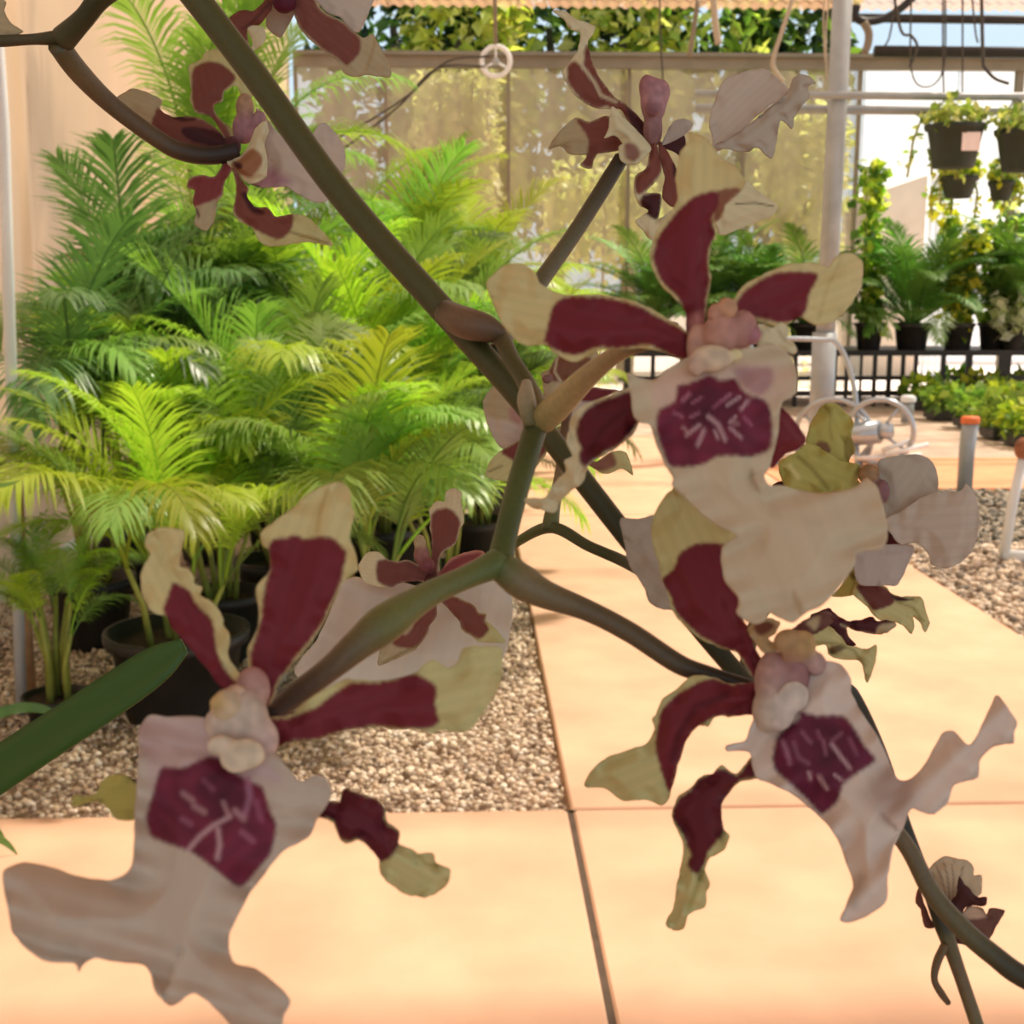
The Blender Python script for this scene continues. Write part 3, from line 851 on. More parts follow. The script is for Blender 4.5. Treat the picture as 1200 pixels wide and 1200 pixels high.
bench_plant('leafy green plant on the bench next to the thick lattice upright', 1165, 240, 'vine', 8, 0.4, 0.42, GREEN+GL, 480)
bench_plant('dark bushy fern on the bench at the frame edge', 1205, 255, 'fern', 9, 0.35, 0.46)
bench_plant('pale variegated plant on the bench, in front of the frame-edge fern', 1188, 345, 'vine', 10, 0.12, 0.32, [(200,204,190),(160,170,130),(222,222,214)], 220)

# ---------------------------------------------------------------- low ground plants
r = random.Random(5)
spots = [(1085, 478, 'near end of the row beside the white-capped pipe'), (1108, 490, 'right behind the orange-topped pipe'), (1120, 468, 'in the back row behind the orange-topped pipe'),
         (1145, 500, 'in front row past the orange-topped pipe'), (1150, 474, 'in middle of the back row'), (1178, 512, 'nearest to the rusty knob'), (1176, 484, 'middle row under the thick lattice upright'),
         (1196, 470, 'back row at the frame edge'), (1205, 520, 'front row at the frame edge'), (1210, 492, 'middle row at the frame edge')]
for i, (u, v, where) in enumerate(spots):
    p = G(u, v, -0.03)
    t = empty('ground_plant', (p.x, p.y, -0.03))
    mb = MB(); mb.bevel_box((p.x-0.20, p.y-0.18, -0.03), (p.x+0.20, p.y+0.18, 0.07), 0.01); mb.build('tray', M['pot'], t, smooth=False)
    mb = foliage((p.x, p.y, 0.19), (0.30, 0.28, 0.17), 170, 0.13, 0.09, [(150,180,84),(120,156,70),(178,200,84),(96,130,64)] if i % 2 else [(190,206,70),(150,178,64),(110,146,60)], 300+i, zb=0.3, shell=0.2)
    mb.build('foliage', M['leafmix'], t)
    tag(t, 'low leafy plant in tray, ' + where, 'plant', 'low plants in black trays')

# ---------------------------------------------------------------- pipes by the gravel strip
p = G(1130, 577)
t = empty('standpipe', (p.x, p.y, -0.03))
mb = MB(); mb.tube([(p.x, p.y, -0.03), (p.x, p.y, 0.30), (p.x+0.012, p.y, 0.50)], [0.055, 0.056, 0.060], 14); mb.build('pipe', M['steel'], t)
mb = MB(); mb.lathe([(0.064, 0.50), (0.066, 0.505), (0.066, 0.54), (0.058, 0.55), (0.002, 0.553)], (p.x+0.012, p.y, 0), 16); mb.build('cap', M['orange'], t)['label'] = 'orange pipe cap'
tag(t, 'short grey standpipe with an orange cap in the gravel', 'pipe')
p = G(1176, 652)
t = empty('standpipe', (p.x, p.y, -0.03))
mb = MB(); mb.tube([(p.x, p.y, -0.03), (p.x+0.03, p.y, 0.3), (p.x+0.07, p.y, 0.55)], 0.028, 12); mb.build('pipe', M['whitepaint'], t)
mb = MB(); mb.tube([(p.x-0.01, p.y, 0.0), (p.x+0.25, p.y-0.02, 0.0), (p.x+0.6, p.y-0.02, 0.0)], 0.036, 12); mb.build('foot_pipe', M['whitepaint'], t)
mb = MB(); mb.ball((p.x+0.075, p.y, 0.60), 0.055, 0.055, 0.065); mb.build('knob', M['rust'], t)['label'] = 'rusty round knob'
tag(t, 'leaning white pipe with a rusty knob on top at the frame edge', 'pipe')
p = G(1063, 492)
t = empty('standpipe', (p.x, p.y, -0.03))
mb = MB(); mb.tube([(p.x, p.y, -0.03), (p.x, p.y, 0.22)], 0.07, 12); mb.build('pipe', M['steel'], t)
mb = MB(); mb.lathe([(0.085, 0.20), (0.085, 0.25), (0.06, 0.27), (0.002, 0.275)], (p.x, p.y, 0), 14); mb.build('cap', M['whitepaint'], t)['label'] = 'white pipe cap'
tag(t, 'stubby pipe with a white cap behind the hose reel', 'pipe')

# ---------------------------------------------------------------- hose reel cart
YC = 10.4
def c_at(u, v, dy=0.0): return at_y(u, v, YC+dy)
base = c_at(1005, 548); 
t = empty('hose_reel_cart', (base.x, YC, -0.03))
ax = Vector((0.45, 1, 0.05)).normalized()
for (u, v, dy, R) in ((976, 512, 0.10, 0.315), (1031, 506, -0.12, 0.265)):
    c = c_at(u, v, dy)
    mb = MB(); mb.torus(c, ax, R, 0.022, 32, 8); wo = mb.build('reel_rim', M['chrome'], t, c)
    for k in range(4):
        a = math.radians(35+90*k)
        uu = ax.cross(Vector((0,0,1))).normalized(); ww = ax.cross(uu)
        e = c + (uu*math.cos(a)+ww*math.sin(a))*R
        mb = MB(); mb.tube([c, e], 0.014, 6); mb.build('spoke', M['chrome'], wo)
c0 = c_at(976, 512, 0.10); c1 = c_at(1031, 506, -0.12)
mb = MB(); mb.tube([c0, c1], 0.095, 16); mb.build('drum', M['chrome'], t)
mb = MB(); mb.tube([c1, c1+(c1-c0).normalized()*0.10], [0.07, 0.06], 14); mb.build('hub', M['chrome'], t)
hp = [c_at(886, 470, .25), c_at(880, 410, .25), c_at(888, 398, .25), c_at(965, 398, .25), c_at(980, 402, .25), c_at(993, 425, .2), c_at(1003, 470, .1), c_at(1004, 535, 0.0)]
mb = MB(); mb.tube(smooth_pts(hp, 5), 0.022, 10); mb.build('handle', M['chrome'], t)
mb = MB(); mb.tube(smooth_pts([c_at(886, 470, .25), c_at(900, 520, .2), c_at(915, 553, .1)], 4), 0.022, 10); mb.build('rear_leg', M['chrome'], t)
for a, b, dy in (((1002, 537), (1038, 536), -.2), ((1038, 533), (1088, 521), -.25), ((1036, 541), (1080, 533), -.3), ((1034, 528), (1065, 517), -.2)):
    mb = MB(); mb.tube([c_at(*a, dy), c_at(*b, dy)], 0.020, 8); mb.build('foot_tube', M['whitepaint'], t)
mb = MB(); mb.tube([c_at(1004, 535), c_at(1005, 556)], 0.022, 8); mb.build('front_leg', M['chrome'], t)
tag(t, 'chrome tubular hose reel cart with two round rims and a bent handle', 'cart')

# ---------------------------------------------------------------- wooden stake by the side wall
p = G(36, 812, -0.03)
mb = MB(); top = at_y(21, 570, p.y)
mb.tube([(p.x, p.y, -0.03), ((p.x+top.x)/2, p.y, top.z/2), (top.x, p.y, top.z+0.5)], [0.022, 0.02, 0.017], 8)
tag(mb.build('wooden_stake', M['wood'], None, (p.x, p.y, -0.03)), 'thin wooden stake standing against the side wall beside the small palm', 'stake')
pp = G(22, 838, -0.03)
ptop = at_y(4, 150, pp.y)
mb = MB(); mb.tube([(pp.x+0.01, pp.y, -0.03), (ptop.x, pp.y, ptop.z), (ptop.x-0.01, pp.y, 4.9)], 0.020, 10)
tag(mb.build('white_pole', M['whitepaint'], None, (pp.x, pp.y, -0.03)), 'white upright pole at the frame edge before the side wall', 'pole')

# ---------------------------------------------------------------- bright tunnel house beyond the yard
YW = 25.0
t = empty('tunnel_house', (at_y(1150, 300, YW).x, YW, -0.05))
x0 = at_y(1003, 300, YW).x; x1 = x0 + 9
zh = at_y(1100, 84, YW).z
for k in range(5):
    a = x0 + k*(x1-x0)/5; b = a + (x1-x0)/5
    mb = sheet(a+0.02, YW, b-0.02, YW, -0.05, zh, 8, amp=0.02); mb.build('panel', M['white_film'], t)
    mb = MB(); mb.box((a-0.03, YW-0.06, -0.05), (a+0.03, YW-0.01, zh)); mb.build('frame_post', M['whitepaint'], t, smooth=False)
tag(t, 'glaring white tunnel house beyond the yard behind the bench', 'greenhouse')
YS = 21.0
xa, xb = at_y(1020, 230, YS).x, at_y(1086, 230, YS).x
t = empty('storage_shed', ((xa+xb)/2, YS, -0.05))
mb = MB(); za, zb_ = at_y(1020, 228, YS).z, at_y(1086, 205, YS).z
mb.add([(xa, YS, -0.05), (xb, YS, -0.05), (xb, YS, zb_), (xa, YS, za), (xa, YS+1.5, -0.05), (xb, YS+1.5, -0.05), (xb, YS+1.5, zb_), (xa, YS+1.5, za)],
       [(0,1,2,3),(5,4,7,6),(1,5,6,2),(4,0,3,7),(3,2,6,7)])
mb.build('wall', M['shed'], t, smooth=False)
for k in range(4):
    x = xb + 0.05 + k*0.10
    mb = MB(); mb.box((x, YS, -0.05), (x+0.07, YS+0.03, zb_-0.02)); mb.build('slat', M['whitepaint'], t, smooth=False)
tag(t, 'small beige shed with white slats beyond the bench', 'shed')

# ================================================================ the orchid
MAROON = lin((124, 42, 50)); MAR2 = lin((104, 34, 44)); BROWN = lin((134, 74, 60)); DKBR = lin((76, 34, 34))
YEL_ = lin((236, 216, 154)); OLIVE = lin((226, 212, 148)); CREAM = lin((240, 224, 180)); TAN = lin((206, 182, 140))
WHITE = lin((240, 226, 204)); WARMW = lin((230, 208, 174)); PINKW = lin((224, 202, 180)); GREYW = lin((208, 190, 168))
PURPLE = lin((120, 42, 62)); MAUVE = lin((186, 138, 140)); STREAK = lin((214, 172, 174)); PINKBR = lin((196, 146, 128))
DKPUR = lin((96, 32, 50)); LIME_Y = lin((206, 192, 104))

_d = lambda c, k: tuple(x*k for x in c)
YEL_, OLIVE, CREAM, WHITE, WARMW, PINKW, GREYW, TAN, LIME_Y = [_d(c, 0.84) for c in (YEL_, OLIVE, CREAM, WHITE, WARMW, PINKW, GREYW, TAN, LIME_Y)]

def pp_(s): return [tuple(float(c) for c in q.split(',')) for q in s.split()]

def closed_smooth(pts, step):
    A = np.array(pts, float); n = len(A); out = []
    for i in range(n):
        p0, p1, p2, p3 = A[i-1], A[i], A[(i+1) % n], A[(i+2) % n]
        k = max(1, int(round(np.linalg.norm(p2-p1)/step)))
        for j in range(k):
            t = j/k; T = 0.42
            m1 = T*(p2-p0); m2 = T*(p3-p1)
            out.append((2*t**3-3*t**2+1)*p1 + (t**3-2*t**2+t)*m1 + (-2*t**3+3*t**2)*p2 + (t**3-t**2)*m2)
    return np.array(out)

def poly_dist(Q, poly):
    """signed distance (negative inside) of points Q (n,2) to closed polygon"""
    A = poly; B = np.roll(poly, -1, 0)
    d2 = np.full(len(Q), 1e18); inside = np.zeros(len(Q), bool)
    for a, b in zip(A, B):
        e = b-a; L = max(e@e, 1e-12)
        t = np.clip(((Q-a)@e)/L, 0, 1)
        r_ = Q - (a + t[:, None]*e)
        d2 = np.minimum(d2, (r_**2).sum(1))
        cond = (a[1] > Q[:, 1]) != (b[1] > Q[:, 1])
        if cond.any():
            xi = (b[0]-a[0])*(Q[:, 1]-a[1])/((b[1]-a[1]) if abs(b[1]-a[1]) > 1e-12 else 1e-12) + a[0]
            inside ^= cond & (Q[:, 0] < xi)
    d = np.sqrt(d2)
    return np.where(inside, -d, d)

def line_dist(Q, pts):
    d2 = np.full(len(Q), 1e18)
    for a, b in zip(pts[:-1], pts[1:]):
        a = np.array(a); b = np.array(b); e = b-a; L = max(e@e, 1e-12)
        t = np.clip(((Q-a)@e)/L, 0, 1); r_ = Q-(a+t[:, None]*e)
        d2 = np.minimum(d2, (r_**2).sum(1))
    return np.sqrt(d2)

def petal(name, parent, outline, base, tip, d0, dtip, col, patches=(), lines=(), cup=0.10, ruf=0.0007, soft=2.2, streaks=0.03, label=None, seed=0, curl=0.0, thick=0.0004, ridge=0.0):
    """A petal with its own distance, bow, fluted edge and thickness. outline/patches are given in the frame at distance d0."""
    O = np.array(pp_(outline)) if isinstance(outline, str) else np.array(outline, float)
    size = max(np.ptp(O[:, 0]), np.ptp(O[:, 1]))
    step = 2.0 if size < 140 else (2.5 if size < 260 else 3.1)
    S = closed_smooth(O, step)
    rs = np.random.default_rng(seed+7)
    # fine frilling of the margin
    cen = S.mean(0); ph = rs.uniform(0, 6.28, 3)
    arc = np.cumsum(np.r_[0, np.linalg.norm(np.diff(S, axis=0), axis=1)])
    nrm = np.roll(S, -1, 0) - np.roll(S, 1, 0); nrm = np.stack([nrm[:, 1], -nrm[:, 0]], 1); nrm /= np.maximum(np.linalg.norm(nrm, axis=1, keepdims=True), 1e-6)
    S = S + nrm*(0.0035*min(size, 120)*(0.6*np.sin(arc*2*math.pi/(0.11*size+6)+ph[0]) + 0.4*np.sin(arc*2*math.pi/(0.05*size+4)+ph[1])))[:, None]
    g = step*1.05
    gx, gy = np.meshgrid(np.arange(S[:, 0].min(), S[:, 0].max(), g), np.arange(S[:, 1].min(), S[:, 1].max(), g))
    gx = gx + (np.arange(gx.shape[0]) % 2)[:, None]*g*0.5
    Q = np.stack([gx.ravel(), gy.ravel()], 1)
    Q = Q[poly_dist(Q, S) < -0.55*g]
    allp = np.vstack([S, Q]) if len(Q) else S
    v2, e2, f2, *_ = delaunay_2d_cdt([Vector(p) for p in allp], [], [list(range(len(S)))], 1, 1e-4)
    V = np.array([(p.x, p.y) for p in v2])
    base = np.array(base, float); tip = np.array(tip, float)
    axis = tip-base; L = np.linalg.norm(axis); axis /= L; lat = np.array([-axis[1], axis[0]])
    t = np.clip(((V-base)@axis)/L, -0.3, 1.3); s = ((V-base)@lat)
    W = max(np.abs(s).max(), 1.0); sn = s/W
    ed = -poly_dist(V, S); ed = np.clip(ed, 0, None)
    emax = max(ed.max(), 1.0)
    edge = 1 - np.clip(ed/(0.55*emax), 0, 1)
    pxm = d0/FPX
    depth = d0 + dtip*np.sign(t)*np.abs(t)**1.4 + cup*W*pxm*(1-(1-edge)**2)*0.8 - curl*size*pxm*np.clip(t-0.55, 0, 1)**2*2
    wav = np.sin(t*L/(0.10*size+5)*2*math.pi*0.5 + np.sign(s)*1.3 + ph[2]) + 0.5*np.sin(t*L/(0.045*size+4)*math.pi + ph[0])
    depth = depth + ruf*edge*wav*(size/160.0)
    depth = depth + 0.0005*(size/160)*np.sin(sn*5.5+t*2+ph[1])*(1-edge)          # gentle folds
    if ridge: depth = depth - ridge*np.exp(-(s/(0.10*W))**2)
    # colour of the petal itself
    C = np.tile(np.array(col), (len(V), 1)).astype(float)
    vein = 1 + streaks*np.sin(sn*26 + 2.5*np.sin(t*3+ph[0])) + streaks*0.6*np.sin(sn*61+t*5)
    for pch in patches:
        poly, pc = pch[0], pch[1]; sf = pch[2] if len(pch) > 2 else soft
        PL = closed_smooth(pp_(poly), 3.0)
        jit = 0.7*np.sin(V[:, 0]*0.55+ph[0])*np.sin(V[:, 1]*0.5+ph[1])
        grow = 1.6*min(1, size/180) if sf < 2.9 else 0.0
        f = np.clip(0.5 - (poly_dist(V, PL)+jit*min(1, size/200)-grow)/(2*sf), 0, 1)[:, None]; f = f*f*(3-2*f)
        C = C*(1-f) + np.array(pc)*f
    for pts, lc, lw in lines:
        f = np.clip(1.15 - line_dist(V, pp_(pts))/lw, 0, 1)[:, None]*0.8
        C = C*(1-f) + np.array(lc)*f
    if name == 'lip' and len(lines) > 3:
        dark = np.clip((0.34-C[:, 1])/0.3, 0, 1)
        mott = 1 + 0.22*dark*(np.sin(V[:, 0]*0.13+2.3*np.sin(V[:, 1]*0.07+ph[0]))*np.sin(V[:, 1]*0.11+1.9*np.sin(V[:, 0]*0.05+ph[1])))
        C = C*mott[:, None]
    C = np.clip(C*vein[:, None], 0, 1)
    pos = [P(u, v, d) for (u, v), d in zip(V, depth)]
    at = P(base[0], base[1], d0)
    mb = MB(); mb.v = [tuple(p) for p in pos]; mb.c = [tuple(c) for c in C]
    mb.f = [tuple(f) for f in f2]
    o = mb.build(name, M['petal'], parent, at)
    so = o.modifiers.new('thickness', 'SOLIDIFY'); so.thickness = thick; so.offset = 0
    if label: o['label'] = label
    return o

AX = (RGT, FWD, UPV)
def blobs(name, parent, items, at, label=None):
    """soft fleshy lumps melted into one body (u, v, half width px, half height px, depth, depth radius factor, colour)"""
    K = 1000.0
    md = bpy.data.metaballs.new('lump_field'); md.resolution = 0.7; md.render_resolution = 0.7; md.threshold = 0.12
    mo = bpy.data.objects.new('lump_field', md); COL.objects.link(mo)
    rot = Matrix((RGT, FWD, UPV)).transposed().to_quaternion()
    cs = []
    for (u, v, ru, rv, d, kf, c) in items:
        k = d/FPX; p = P(u, v, d); cs.append((p, max(ru, rv)*k, np.array(c)))
        e = md.elements.new(type='ELLIPSOID'); e.co = (p-at)*K; e.rotation = rot; e.radius = 2.2
        q = K*k*0.60
        e.size_x, e.size_y, e.size_z = ru*q, (ru+rv)*0.5*kf*q, rv*q
    bpy.context.view_layer.update()
    dg = bpy.context.evaluated_depsgraph_get(); ev = mo.evaluated_get(dg); tm = ev.to_mesh()
    V = [Vector(v.co)/K for v in tm.vertices]; F = [tuple(f.vertices) for f in tm.polygons]
    ev.to_mesh_clear(); bpy.data.objects.remove(mo); bpy.data.metaballs.remove(md)
    mb = MB()
    for q in V:
        w = np.array([math.exp(-((q+at-p).length/(0.75*r_))**2)+1e-6 for p, r_, c in cs])
        col = sum(wi*c for wi, (p, r_, c) in zip(w, cs))/w.sum()
        col = col*(1+0.3*noise.noise(q*650))
        n_ = q + Vector((0, 0, 0))
        mb.v.append(tuple(q+at)); mb.c.append(tuple(np.clip(col, 0, 1)))
    mb.f = F
    o = mb.build(name, M['petal'], parent, at)
    if label: o['label'] = label
    return o

def stalk(name, parent, pts, mat='stem', label=None, seg=12, sub=8):
    """pts: (u, v, depth, half width px, colour)"""
    A = [(u, v, d, r*d/FPX, *[k_*x for k_, x in zip((0.64, 0.59, 0.47), lin(c))]) for u, v, d, r, c in pts]
    S = smooth_pts(A, sub)
    W = [P(q[0], q[1], q[2]) for q in S]
    mb = MB(); mb.tube(W, [max(q[3], 0.0003) for q in S], seg, col=[tuple(np.clip(q[4:7], 0, 1)) for q in S])
    o = mb.build(name, M[mat], parent, W[0])
    if label: o['label'] = label
    return o

# ---- the plant: pot and leaves stand out of frame on the bench to the left
POT = Vector((-0.50, 0.34, 1.02))
orchid = empty('orchid_plant', POT)
tag(orchid, 'flowering orchid with maroon, cream and white blooms on a long slanting stem', 'orchid')
o = bpy.data.objects.new('pot', pot_mesh(0.085, 0.14, M['pot']).mesh('pot', mat_plain('terracotta', lin((176, 104, 72)), 0.8, nscale=30, namt=0.15))); link(o, orchid, POT)
o = bpy.data.objects.new('bark_mix', soil_mesh(0.085, 0.14).mesh('bark_mix', M['soil'])); link(o, orchid, POT)
mb = MB()
for k in range(3):
    mb.ball(POT + Vector((0.03*(k-1), 0.02*(k % 2), 0.165)), 0.018, 0.012, 0.045, 12, 8, col=lin((96, 124, 56)))
mb.build('pseudobulb', M['stem'], orchid)

ST = (92, 92, 54); STD = (70, 70, 40); STB = (112, 96, 74); STG = (100, 118, 62); STP = (168, 152, 116)
# main stem: rises from the pot, arches over out of frame and comes down through the picture
def W2(u, v, d): return P(u, v, d)
pix = [(20, -255, .357, 17), (150, -100, .35, 17), (225, -8, .345, 16.5), (300, 90, .34, 16), (400, 228, .33, 16), (530, 376, .315, 15.5), (600, 456, .305, 14), (650, 520, .30, 13),
       (722, 613, .295, 12.5), (790, 700, .288, 11.5), (858, 782, .282, 11), (950, 880, .275, 10.5), (1050, 975, .268, 10), (1092, 1046, .265, 11), (1130, 1090, .263, 12), (1165, 1120, .262, 12.5), (1205, 1148, .261, 13), (1300, 1190, .262, 10), (1400, 1200, .27, 2)]
cols = [STD, ST, ST, ST, ST, ST, ST, ST, (62, 68, 42), (60, 66, 42), (62, 66, 42), STB, (128, 112, 88), (120, 108, 80), (112, 104, 74), (84, 80, 54), (66, 62, 44), STD, STD]
pre = [POT + Vector((0.0, 0.0, 0.15)), POT + Vector((-0.01, 0.0, 0.38)), POT + Vector((0.04, 0.0, 0.58)), POT + Vector((0.15, 0.0, 0.69)), POT + Vector((0.26, 0.005, 0.70))]
S = [(*p, 0.0042, *lin(STD)) for p in pre] + [(*P(u, v, d), r_*d/FPX, *[k_*x for k_, x in zip((0.64, 0.59, 0.47), lin(c))]) for (u, v, d, r_), c in zip(pix, cols)]
S = smooth_pts(S, 8)
mb = MB(); mb.tube([q[:3] for q in S], [q[3] for q in S], 14, col=[tuple(np.clip(q[4:7], 0, 1)) for q in S])
mb.build('stem', M['stem'], orchid, S[0][:3])
# side branches
stalk('branch', orchid, [(556, 392, .312, 13, STB), (583, 392, .305, 11, STB), (600, 422, .295, 10, ST), (618, 452, .287, 11, ST), (630, 485, .280, 14, (140, 130, 92)), (622, 520, .274, 14, (92, 100, 56)), (607, 570, .268, 14, (98, 112, 62)), (592, 630, .262, 14, (92, 108, 60)), (586, 662, .258, 17, (98, 120, 68))])
stalk('bract', orchid, [(522, 366, .312, 15, (96, 82, 58)), (545, 378, .305, 19, (138, 112, 92)), (568, 384, .302, 17, (128, 102, 84)), (590, 392, .302, 9, (96, 80, 60))], label='papery brown bract at the fork')
stalk('bract', orchid, [(617, 448, .279, 6, (190, 184, 170)), (617, 470, .276, 11, (188, 180, 158)), (622, 500, .274, 8, (128, 128, 86))], label='pale bract at the upper fork')
stalk('branch', orchid, [(192, -45, .35, 11, ST), (125, -8, .36, 12.5, STD), (98, 22, .365, 12, STD), (74, 46, .37, 15, (92, 86, 58))])
stalk('pedicel', orchid, [(74, 44, .37, 10, STD), (40, 46, .372, 6.5, (92, 84, 62)), (0, 48, .374, 7, (88, 82, 58)), (-30, 47, .376, 7, STD)])
stalk('pedicel', orchid, [(68, 52, .37, 13, (108, 98, 70)), (92, 84, .38, 13, (128, 112, 86)), (130, 122, .392, 11, (120, 100, 78)), (185, 163, .40, 10.5, (112, 90, 68)), (215, 178, .402, 11, (88, 68, 50)), (250, 182, .403, 11, (60, 46, 36)), (280, 176, .404, 11, (56, 38, 34))])
stalk('pedicel', orchid, [(330, -2, .402, 9, STD), (300, -50, .39, 8, STD), (205, -30, .35, 8, STD)])
stalk('pedicel', orchid, [(728, 186, .362, 9, (58, 48, 36)), (706, 222, .358, 9.5, (84, 74, 54)), (670, 278, .352, 9.5, (112, 104, 80)), (632, 332, .345, 10, (120, 112, 86)), (598, 386, .33, 10, ST), (578, 415, .312, 10, ST)])
stalk('pedicel', orchid, [(636, 492, .276, 17, (178, 170, 120)), (660, 470, .268, 16, (206, 192, 146)), (690, 440, .258, 13, (204, 188, 148)), (728, 412, .248, 10, (196, 174, 142)), (770, 400, .240, 9, STB), (808, 402, .234, 8, STB)])
stalk('pedicel', orchid, [(584, 660, .256, 18, (104, 126, 72)), (548, 676, .25, 14, (116, 130, 78)), (500, 698, .242, 16, (126, 134, 82)), (452, 730, .234, 23, (132, 138, 84)), (420, 755, .230, 19, (138, 128, 96)), (385, 785, .226, 15, (128, 112, 94)), (345, 815, .220, 14, (92, 76, 66)), (315, 840, .214, 12, (70, 52, 48))])
stalk('pedicel', orchid, [(588, 664, .256, 18, (110, 128, 76)), (612, 682, .255, 21, (146, 136, 104)), (640, 697, .254, 17, (140, 126, 98)), (690, 716, .253, 13, (120, 104, 80)), (740, 742, .252, 12.5, (112, 96, 74)), (795, 778, .251, 12, (96, 82, 62)), (830, 790, .25, 10, (66, 58, 46)), (870, 802, .248, 9, (60, 50, 42)), (895, 810, .247, 8, (60, 50, 42))])
stalk('pedicel', orchid, [(512, 686, .405, 6, (70, 56, 44)), (560, 664, .385, 6, STG), (598, 640, .368, 5.5, STG), (645, 618, .352, 7, (88, 100, 54)), (690, 640, .34, 6.5, (74, 84, 48)), (735, 660, .33, 7, (68, 76, 46)), (790, 692, .30, 7, ST)])
stalk('pedicel', orchid, [(645, 622, .352, 11, (84, 96, 52)), (647, 602, .353, 9, (128, 132, 84)), (655, 560, .358, 6, (150, 132, 104)), (662, 505, .368, 5.5, (120, 92, 74)), (668, 470, .375, 5, (110, 80, 66))])
stalk('pedicel', orchid, [(1040, 622, .335, 7, STB), (985, 642, .328, 7, STB), (920, 690, .308, 8, ST), (886, 730, .295, 8, ST), (872, 792, .285, 8, ST)])
stalk('pedicel', orchid, [(900, 800, .285, 7, ST), (945, 802, .292, 7, ST), (988, 806, .297, 8, (60, 60, 42)), (1005, 824, .298, 8, (66, 62, 46)), (1033, 886, .294, 8, (74, 68, 50)), (1058, 962, .29, 8, (58, 56, 40)), (1086, 1035, .287, 8, (54, 54, 38)), (1104, 1082, .285, 10, (62, 62, 42)), (1112, 1105, .284, 9, (120, 110, 76)), (1126, 1145, .283, 8, (132, 112, 84)), (1147, 1208, .282, 8, (128, 116, 84)), (1165, 1270, .28, 7, STB)])
stalk('tendril', orchid, [(1107, 1108, .283, 5, (134, 112, 84)), (1098, 1128, .281, 5, (128, 106, 80)), (1095, 1148, .28, 4, (124, 102, 78)), (1103, 1164, .281, 4.5, (120, 98, 76)), (1111, 1175, .283, 3.5, (112, 90, 70))])

def flower(label, items, at):
    return blobs('flower', orchid, items, at, label)

# ---------------- bloom A, lower left, nearest
A = flower('largest bloom, white lip hanging down over a purple blotch', [(284, 846, 30, 40, .2035, .7, PINKW), (296, 808, 20, 26, .206, .7, lin((180, 130, 122))), (302, 866, 24, 26, .2025, .7, lin((214, 180, 170))), (262, 850, 22, 24, .2025, .7, lin((218, 190, 170)))], P(288, 842, .2035))
blobs('anther_cap', A, [(266, 828, 19, 20, .2012, .5, lin((214, 186, 150))), (256, 824, 10, 9, .2002, .5, lin((214, 172, 92))), (276, 816, 14, 14, .2025, .5, lin((206, 172, 150)))], P(262, 826, .2), 'yellowish anther cap')
blobs('callus', A, [(260, 874, 18, 12, .1985, .5, lin((224, 204, 180))), (288, 884, 22, 18, .198, .5, lin((226, 206, 176))), (276, 888, 18, 18, .198, .5, lin((226, 206, 180)))], P(280, 880, .198), 'white callus bump')
petal('petal', A, '172,628 188,619 215,622 213,640 209,663 220,667 227,676 227,683 237,688 234,697 244,703 254,712 262,725 261,731 267,740 269,752 267,768 276,783 288,800 294,818 276,818 255,800 240,780 222,758 203,737 196,723 182,719 172,708 166,692 165,676 170,660 176,650 171,640',
      (280, 812), (190, 640), .208, .004, YEL_, [('203,685 210,687 222,694 226,703 236,715 247,726 250,738 252,755 256,772 266,790 282,805 288,820 262,812 250,800 230,770 205,742 196,725 194,712 199,698', MAROON)], cup=-.12, seed=1)
petal('sepal', A, '396,565 404,569 411,580 411,590 415,603 412,617 410,632 417,650 419,667 411,674 403,682 397,692 388,712 373,741 349,771 328,798 316,825 298,825 293,790 290,768 292,757 300,740 304,722 301,700 302,686 312,674 317,664 315,645 309,640 306,628 308,622 327,607 347,593 356,583 373,572',
      (305, 820), (390, 580), .2075, .010, YEL_, [('317,640 322,633 335,632 347,629 357,634 372,631 387,632 397,641 404,650 402,662 398,680 390,700 380,722 366,744 344,772 325,798 314,826 300,826 296,795 295,770 302,745 308,720 312,690 317,670 316,650', MAROON)], [('384,575 376,600 372,625', lin((196, 166, 104)), 4)], cup=.10, seed=2)
petal('petal', A, '312,842 341,839 352,828 373,812 403,797 419,797 453,797 485,789 507,773 525,783 536,776 544,760 563,757 587,760 588,787 581,811 563,840 547,857 515,856 507,859 493,856 467,853 429,853 392,859 371,868 344,869 312,878 300,862',
      (308, 860), (575, 790), .206, .012, OLIVE, [('306,844 340,842 370,830 395,812 415,802 453,799 485,791 500,798 510,808 508,825 512,845 500,852 467,851 429,851 392,857 371,866 344,868 304,876', MAROON)], cup=.16, seed=3)
petal('sepal', A, '340,930 384,938 398,940 403,925 424,931 445,939 451,949 453,963 467,973 467,989 483,995 492,1001 507,1000 511,1012 528,1019 522,1037 500,1051 473,1046 448,1027 444,1007 433,993 420,984 408,988 398,982 389,962 360,955 340,945',
      (345, 937), (515, 1025), .207, .006, OLIVE, [('335,925 382,938 398,940 403,926 424,932 443,940 449,950 451,964 465,974 466,988 458,1002 447,1007 436,995 420,982 410,984 398,978 389,960 335,950', MAR2)], [('492,1003 498,1012 512,1016', lin((168, 152, 84)), 3)], cup=.2, ruf=.0012, seed=4)
petal('sepal', A, '87,933 110,932 123,912 140,907 157,912 190,915 200,945 160,960 137,960 127,947 113,938 87,945', (190, 930), (92, 939), .208, .004, LIME_Y, [('150,905 200,905 200,930 165,920', DKBR)], seed=5)
